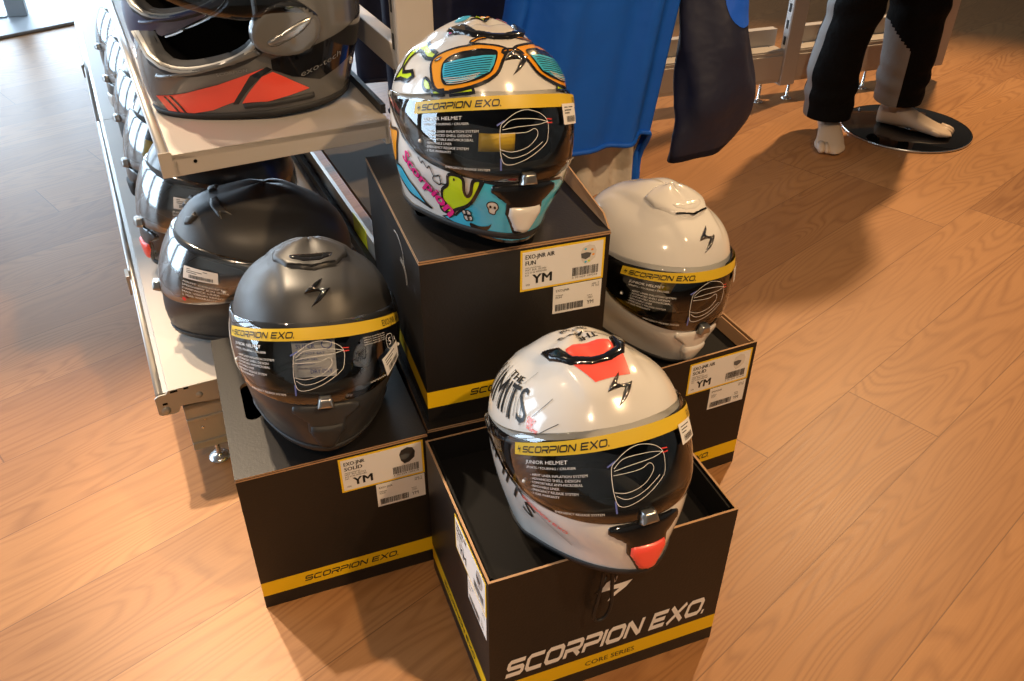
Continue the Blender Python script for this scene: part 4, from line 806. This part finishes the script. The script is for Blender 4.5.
# ------------------------------------------------------------------ jackets hanging on the far side of the shelving
def jacket(name, label, colm, lin, z0f, z0b, span, rc, depth, folds, sl=None):
    """span(z)->(e_left,e_right); body is an open tube with a dropped back panel and lining inside"""
    root = empty(name, er(.835, rc, z0b)); inv_z = z0b; tag(root, label, 'jacket', 'jackets on the hanging rail')
    W = lambda e, r_, z: er(e, r_, z) - er(.835, rc, z0b)
    nt, nz = 96, 26
    def P(k, th, inset=0.):
        front = .5 * (1 - math.sin(th)); zb_ = z0f * front ** .8 + z0b * (1 - front ** .8) if False else z0b + (z0f - z0b) * (1 / (1 + math.exp(9 * (math.sin(th) - .05))))
        zz = zb_ + (1.03 - zb_) * k; l, r_ = span(zz); cx = (l + r_) / 2; hw = (r_ - l) / 2 - inset; am = max(0, min(1, (1.0 - zz) / .35))
        taper = 1 if zz < .93 else 1 - .55 * ((zz - .93) / .1) ** 1.3; d = (depth - inset) * (1 if zz < .9 else 1 - .6 * ((zz - .9) / .13))
        f = am * sum(a_ * math.sin(n_ * th + p_ + 1.2 * zz) for n_, a_, p_ in folds)
        ct, st = math.cos(th), math.sin(th)
        return W(cx + hw * taper * math.copysign(abs(ct) ** .8, ct), rc + (d + f) * math.copysign(abs(st) ** .8, st) + .4 * f * (1 - abs(st)), zz)
    th = [2 * math.pi * j / nt for j in range(nt)]; rows = [[P(k / nz, t) for t in th] for k in range(nz + 1)]
    mb = MB(); mb.grid(rows, 0, True); mb.add([p for p in rows[-1]], [list(range(nt))], 0); b = mb.build('body', colm, root)
    mb = MB(); mb.grid([[P(k / nz, t, .018) for t in th] for k in range(int(nz * .36))], 0, True, flip=True); mb.build('lining', lin, root)
    mb = MB(); mb.tube(rows[0], .0055, 6, 0, True); mb.build('hem_binding', colm, root)
    if sl:
        for (pts, rad, m2, seed) in sl:
            pts = dens([W(*p) for p in pts], False, 6); n = len(pts); rr = np.interp(np.linspace(0, 1, n), np.linspace(0, 1, len(rad)), [q[0] for q in rad]); rd_ = np.interp(np.linspace(0, 1, n), np.linspace(0, 1, len(rad)), [q[1] for q in rad]); A = []
            ex, ey = Vector((c, s, 0)), Vector((-s, c, 0)); rg = random.Random(seed); ph = [rg.uniform(0, 6) for _ in range(3)]
            for i, p in enumerate(pts):
                p = Vector(p); ring = []
                for j in range(40):
                    t = 2 * math.pi * j / 40; w_ = 1 + .07 * math.sin(3 * t + ph[0] + i * .21) + .05 * math.sin(5 * t + ph[1] - i * .33); ring.append(p + ex * rr[i] * w_ * math.cos(t) + ey * rd_[i] * w_ * math.sin(t) + Vector((0, 0, .010 * math.cos(t + 1))))
                A.append(ring)
            k = int(n * .50); mb = MB(); mb.grid(A[:k + 1], 0, True); mb.grid(A[k:], 0, True); mb.add(A[-1], [list(range(40))], 0); mb.add(A[0], [list(range(40))[::-1]], 1); sv = mb.build('sleeve', m2, root)
            mb = MB(); mb.grid(A[-3:], 0, True); mb.grid([[Vector(q) * 1. for q in A[-1]], [Vector(pts[-1]) + (Vector(q) - Vector(pts[-1])) * .85 + Vector((0, 0, .004)) for q in A[-1]]], 0, True)
            mb.build('cuff', m2[0], sv); mb = MB(); cen = [Vector((sum(q[0] for q in r_) / 40, sum(q[1] for q in r_) / 40, sum(q[2] for q in r_) / 40)) for r_ in A]
            def at(j, i):
                i = min(max(i, 0), n - 1.001); i0, j0 = int(i), math.floor(j); u, v = i - i0, j - j0; g4 = lambda a, b: cen[b] + (Vector(A[b][a % 40]) - cen[b]) * 1.025
                return (g4(j0, i0) * (1 - v) + g4(j0 + 1, i0) * v) * (1 - u) + (g4(j0, i0 + 1) * (1 - v) + g4(j0 + 1, i0 + 1) * v) * u
            mb.grid([[at(34.5 + 5.5 * r_ * math.copysign(abs(math.cos(t)) ** .8, math.cos(t)), n * .33 + n * .115 * r_ * math.sin(t)) for t in np.linspace(0, 2 * math.pi, 41)[:-1]] for r_ in (.02, .25, .5, .75, 1.)], 0, True); mb.build('elbow_panel', 'jacket_bright', sv)
    # hanger
    mb = MB(); mb.tube(dens([W(.835 - .16, rc, 1.0), W(.835 - .05, rc, 1.045), W(.835, rc, 1.055), W(.835 + .05, rc, 1.045), W(.835 + .16, rc, 1.0)]), .006, 8); hk = [W(.835, rc, 1.055), W(.835, rc, 1.12), W(.8315 + .02, rc, 1.15), W(.858, rc, 1.172), W(.835, rc, 1.190), W(.818, rc, 1.178)]; mb.tube(dens(hk), .0022, 8); mb.build('hanger', 'plastic_dark', root)
    return root
def spanA(z): return (np.interp(z, [.28, .40, .70, 1.03], [.60, .60, .672, .69]), np.interp(z, [.28, .40, .70, 1.03], [1.0, .995, 1.040, 1.03]))
jacket('jacket', 'bright blue jacket with beige lining and dropped back hem on the hanging rail', 'jacket_blue', 'lining', .418, .275, spanA, 1.435, .052, [(4, .016, .4), (7, .017, 1.7), (12, .007, .2), (17, .003, 1.)])
def spanB(z): return (np.interp(z, [.28, .70, 1.03], [.57, .565, .64]), np.interp(z, [.28, .70, 1.03], [1.04, 1.06, 1.03]))
jacket('jacket', 'dark navy jacket with long sleeve behind the bright blue jacket', 'jacket_navy', 'jacket_navy', .42, .40, spanB, 1.615, .042, [(5, .012, 1.4), (9, .007, .7)],
       [([(1.075, 1.615, .99), (1.125, 1.57, .86), (1.128, 1.47, .72), (1.126, 1.43, .62), (1.130, 1.41, .54), (1.135, 1.40, .47), (1.122, 1.40, .41), (1.098, 1.40, .352)], [(.075, .07), (.070, .065), (.064, .055), (.072, .05), (.085, .05), (.096, .05), (.086, .045), (.064, .036)], ['jacket_navy', 'jacket_navy'], 3)])
jacket('jacket', 'dark navy jacket third along the hanging rail, glimpsed behind the slotted upright', 'jacket_navy', 'jacket_navy', .40, .37, spanB, 1.83, .05, [(5, .012, .4), (8, .009, 1.9)])
jacket('jacket', 'dark navy jacket farthest along the hanging rail, glimpsed past the upper shelf', 'jacket_navy', 'jacket_navy', .38, .36, spanB, 2.08, .05, [(4, .012, 2.4), (9, .008, .3)])
# ------------------------------------------------------------------ second shelving unit far behind
FA = R(20); fd = Vector((math.cos(FA), math.sin(FA), 0)); fn_ = Vector((-math.sin(FA), math.cos(FA), 0))
fr = empty('shelving_unit', fd * 1.95 + fn_ * 2.56, (0, 0, FA)); tag(fr, 'beige open metal shelving frame standing behind the jackets and the mannequin', 'shelf')
for k, (a, b_) in enumerate(((-1.2, -.03), (.03, .66))):
    mb = MB(); mb.box(a, b_, -.03, .0, .070, .178); mb.box(a, b_, -.034, -.03, .082, .166); mb.box(a, b_, -.028, .06, .178, .183); bm_ = mb.build('base_beam', 'steel_beige', fr, bevel=.002)
    mb = MB(); mb.box(a, b_, .03, .06, .183, .24); mb.build('back_lip', 'steel_beige', bm_)
    for x in np.linspace(a + .05, b_ - .03, 9 if k == 0 else 5): m = MB(); m.lathe([(.004, 0), (.003, .004)], (x, .02, .1802), 10); m.build('bolt', 'zinc', bm_)
for x in (-1.2, 0., .66):
    m = MB(); m.box(x - .03, x + .03, -.04, -.005, .06, 1.7); up = m.build('upright', 'steel_beige', fr, bevel=.003)
    m = MB(); m.box(x - .0312, x - .03, -.036, -.009, .1, 1.69); m.build('slot_strip', 'rail_silver', up)
    for j in range(7): m = MB(); m.box(x - .0322, x - .0310, -.028, -.017, .20 + j * .055, .228 + j * .055); m.build('slot', 'slot_dark', up)
for x in (-1.1, -.6, -.09, .03, .36, .6):
    m = MB(); m.lathe([(.018, 0), (.018, .003), (.011, .006), (.005, .010), (.0045, .078)], (x, -.012, 0), 18); m.build('levelling_foot', 'zinc', fr)
# ------------------------------------------------------------------ mannequin
mq = empty('mannequin', (1.2, 2.75, 0)); tag(mq, 'mannequin in black and grey trousers standing on a round base', 'mannequin')
mb = MB(); mb.lathe([(0.001, 0), (.207, 0), (.209, .003), (.207, .007), (.203, .008), (.001, .008)], (1.315 - 1.2, 2.785 - 2.75, 0), 72, 0, False); mb.build('base_plate', 'base_gloss', mq)
mb = MB(); mb.lathe([(.2085, .0005), (.2098, .002), (.2098, .0052), (.2085, .0075)], (1.315 - 1.2, 2.785 - 2.75, 0), 72, 0, False); mb.build('base_rim', 'zinc', mq)
def loft(mb, secs, n, fold=None, m=0, cap=(True, True), mf=None):
    """secs: (centre, rx, ry, turn)"""
    A = []
    for i, (ct, rx, ry, tw) in enumerate(secs):
        ring = []
        for j in range(n):
            t = 2 * math.pi * j / n; k = 1 + (fold(i, t) if fold else 0); x, y = rx * k * math.cos(t), ry * k * math.sin(t); ring.append((ct[0] + x * math.cos(tw) - y * math.sin(tw), ct[1] + x * math.sin(tw) + y * math.cos(tw), ct[2]))
        A.append(ring)
    b = len(mb.v); F = []; mm = []
    for i in range(len(A) - 1):
        for j in range(n): F.append((i * n + j, i * n + (j + 1) % n, (i + 1) * n + (j + 1) % n, (i + 1) * n + j)); mm.append(mf(i, 2 * math.pi * (j + .5) / n) if mf else m)
    mb.add([p for r_ in A for p in r_], F, mm, True)
    if cap[0]: mb.add(A[0], [list(range(n))[::-1]], m)
    if cap[1]: mb.add(A[-1], [list(range(n))], m)
    return A
def interp_secs(keys, n):
    z = np.array([k[2] for k in keys]); q = np.linspace(z[0], z[-1], n); cols = [np.interp(q, z, [k[i] for k in keys]) for i in range(5)]
    for i in (0, 1, 3, 4):
        a_ = cols[i]; a_[1:-1] = (a_[:-2] + 2 * a_[1:-1] + a_[2:]) / 4
    return [((cols[0][i] - 1.2, cols[1][i] - 2.75, q[i]), cols[3][i], cols[4][i], 0) for i in range(n)]
# x, y, z, rx, ry
LL = [(1.016, 2.72, .075, .074, .080), (1.018, 2.73, .14, .078, .084), (1.014, 2.735, .22, .080, .086), (1.022, 2.735, .30, .076, .085), (1.040, 2.735, .40, .082, .092), (1.055, 2.74, .52, .09, .10), (1.085, 2.76, .70, .098, .105), (1.11, 2.77, .84, .10, .11)]
RL = [(1.268, 2.80, .095, .074, .080), (1.268, 2.80, .16, .078, .084), (1.265, 2.795, .26, .082, .088), (1.258, 2.79, .36, .086, .092), (1.25, 2.785, .46, .092, .097), (1.245, 2.785, .60, .096, .104), (1.245, 2.78, .74, .099, .107), (1.24, 2.775, .84, .10, .11)]
tr = None
mb = MB(); rg = random.Random(9)
for keys, sd in ((LL, 0), (RL, 1)):
    sec = interp_secs(keys, 90); ph = rg.uniform(0, 6)
    fold = lambda i, t, ph=ph: .035 * math.sin(3 * t + ph + .13 * i) * (.5 + .5 * math.sin(i * .2 + ph)) + .05 * math.exp(-((i - 9) / 6.) ** 2) * math.sin(i * .8 + 2 * math.cos(t + ph)) + .045 * math.exp(-((i - 40) / 10.) ** 2) * math.sin(i * .62 + 2.5 * math.cos(t - ph))
    def mf(i, t, sd=sd):
        t = (t + math.pi) % (2 * math.pi) - math.pi     # -pi/2 faces the camera
        if sd == 0: return 1 if (t > 2.9 or t < -2.80 or (i < 24 and -.50 < t < .3)) else 0
        return 1 if ((i < 31 - 8 * (t + 3.14) and t < -1.98) or (i < 31 and t > 2.6)) else 0
    loft(mb, sec, 128, fold, 0, (False, False), mf)
hip = [((1.175 - 1.2, 2.77 - 2.75, z), rx, ry, 0) for z, rx, ry in ((.80, .165, .112), (.86, .170, .118), (.92, .165, .116), (.98, .150, .105), (1.03, .142, .10))]
loft(mb, hip, 64, None, 0, (True, False)); mb.build('trousers', ['trouser_black', 'trouser_grey'], mq)
# body: feet, ankles and trunk
mb = MB()
def foot(ank, toe, zb_, side):
    ank, toe = Vector(ank), Vector(toe); d = (toe - ank); d.z = 0; L_ = d.length; d.normalize(); w_ = Vector((-d.y, d.x, 0)); A = []; n = 20
    prof = [(-.055, .006, .020, .045), (-.05, .024, .0, .062), (-.03, .031, .0, .078), (.0, .033, .0, .085), (.03, .034, .004, .074), (.07, .038, .006, .056), (.105, .043, .003, .042), (.135, .045, .0, .032), (.155, .043, .0, .027), (.172, .036, .002, .022), (.182, .022, .006, .016)]
    for q, hw, lo, hi in prof:
        ring = []
        for j in range(n):
            t = 2 * math.pi * j / n; k = math.cos(t); zz = (lo + hi) / 2 + (hi - lo) / 2 * math.sin(t); sk = -.012 * side * max(0, q - .1) / .08 * (1 if True else 0)
            p = ank + d * (q + .012 * side * k * (q > .13)) + w_ * (hw * math.copysign(abs(k) ** .75, k) + sk); ring.append((p.x - 1.2, p.y - 2.75, zb_ + max(zz, lo)))
        A.append(ring)
    mb.grid(A, 0, True); mb.add(A[0], [list(range(n))[::-1]], 0); mb.add(A[-1], [list(range(n))], 0)
    for k in range(5):      # toes
        o_ = (k - 2) * .0165; ln = (.178, .180, .174, .166, .156)[k if side > 0 else 4 - k]; rr = (.0125, .0098, .0092, .0088, .0085)[k if side > 0 else 4 - k]; rr = rr if True else rr
        P_ = [ank + d * (ln - .035) + w_ * o_ * .95, ank + d * (ln - .012) + w_ * o_, ank + d * (ln + .002) + w_ * o_, ank + d * (ln + .010) + w_ * o_]
        mb.tube([(p.x - 1.2, p.y - 2.75, zb_ + z_) for p, z_ in zip(P_, (.020, .016, .013, .011))], [rr, rr * 1.05, rr * .9, rr * .35], 10)
    mb.tube([(ank.x - 1.2, ank.y - 2.75, zb_ + z_) for z_ in (.05, .09, .14, .20)], [.034, .031, .033, .040], 16)
foot((1.035, 2.735, 0), (1.005, 2.58, 0), 0.001, 1); mb.build('foot', 'mannequin_skin', mq); mb = MB(); foot((1.275, 2.80, 0), (1.40, 2.70, 0), .0095, -1); mb.build('foot', 'mannequin_skin', mq); mb = MB()
trunk = [((1.175 - 1.2, 2.77 - 2.75, z), rx, ry, 0) for z, rx, ry in ((.98, .138, .095), (1.08, .130, .09), (1.2, .15, .10), (1.34, .175, .108), (1.42, .165, .09), (1.46, .09, .06), (1.50, .055, .052), (1.56, .05, .05))]
loft(mb, trunk, 40, None, 0, (True, True)); mb.build('body', 'mannequin_skin', mq)
m = MB(); m.tube([(1.25 - 1.2, 2.83 - 2.75, .008), (1.25 - 1.2, 2.83 - 2.75, .25)], .008, 10); m.build('support_rod', 'zinc', mq)
# ------------------------------------------------------------------ entrance corner at far left
mb = MB(); q = [(-2.173, 3.707), (-1.906, 3.988), (-2.10, 4.33), (-2.75, 5.1), (-3.9, 4.4), (-3.3, 3.2), (-2.55, 3.35)]
mb.prism(q, lambda x, y, sd: (x, y, .0005 + .0125 * sd)); mt = mb.build('floor_mat', ['mat_grey'], bevel=.003); tag(mt, 'grey floor mat with dark edge near the bright windows', 'mat')
st = empty('display_stand', (-2.245, 4.03, .0135), (0, 0, R(20))); tag(st, 'grey display stand post standing on the floor mat', 'stand')
mb = MB(); mb.box(-.04, .04, -.03, .03, 0, 1.35); mb.build('post', 'stand_grey', st, bevel=.004); mb = MB(); mb.box(-.20, -.18, -.02, .02, .006, 1.35); mb.build('post', 'rail_silver', st, bevel=.002); mb = MB(); mb.box(-.42, .08, -.16, .16, 1.35, 1.38); mb.build('top_plate', 'stand_grey', st, bevel=.004); mb = MB(); mb.box(-.42, -.045, -.03, .10, 0, .006); mb.build('foot_plate', 'stand_grey', st)
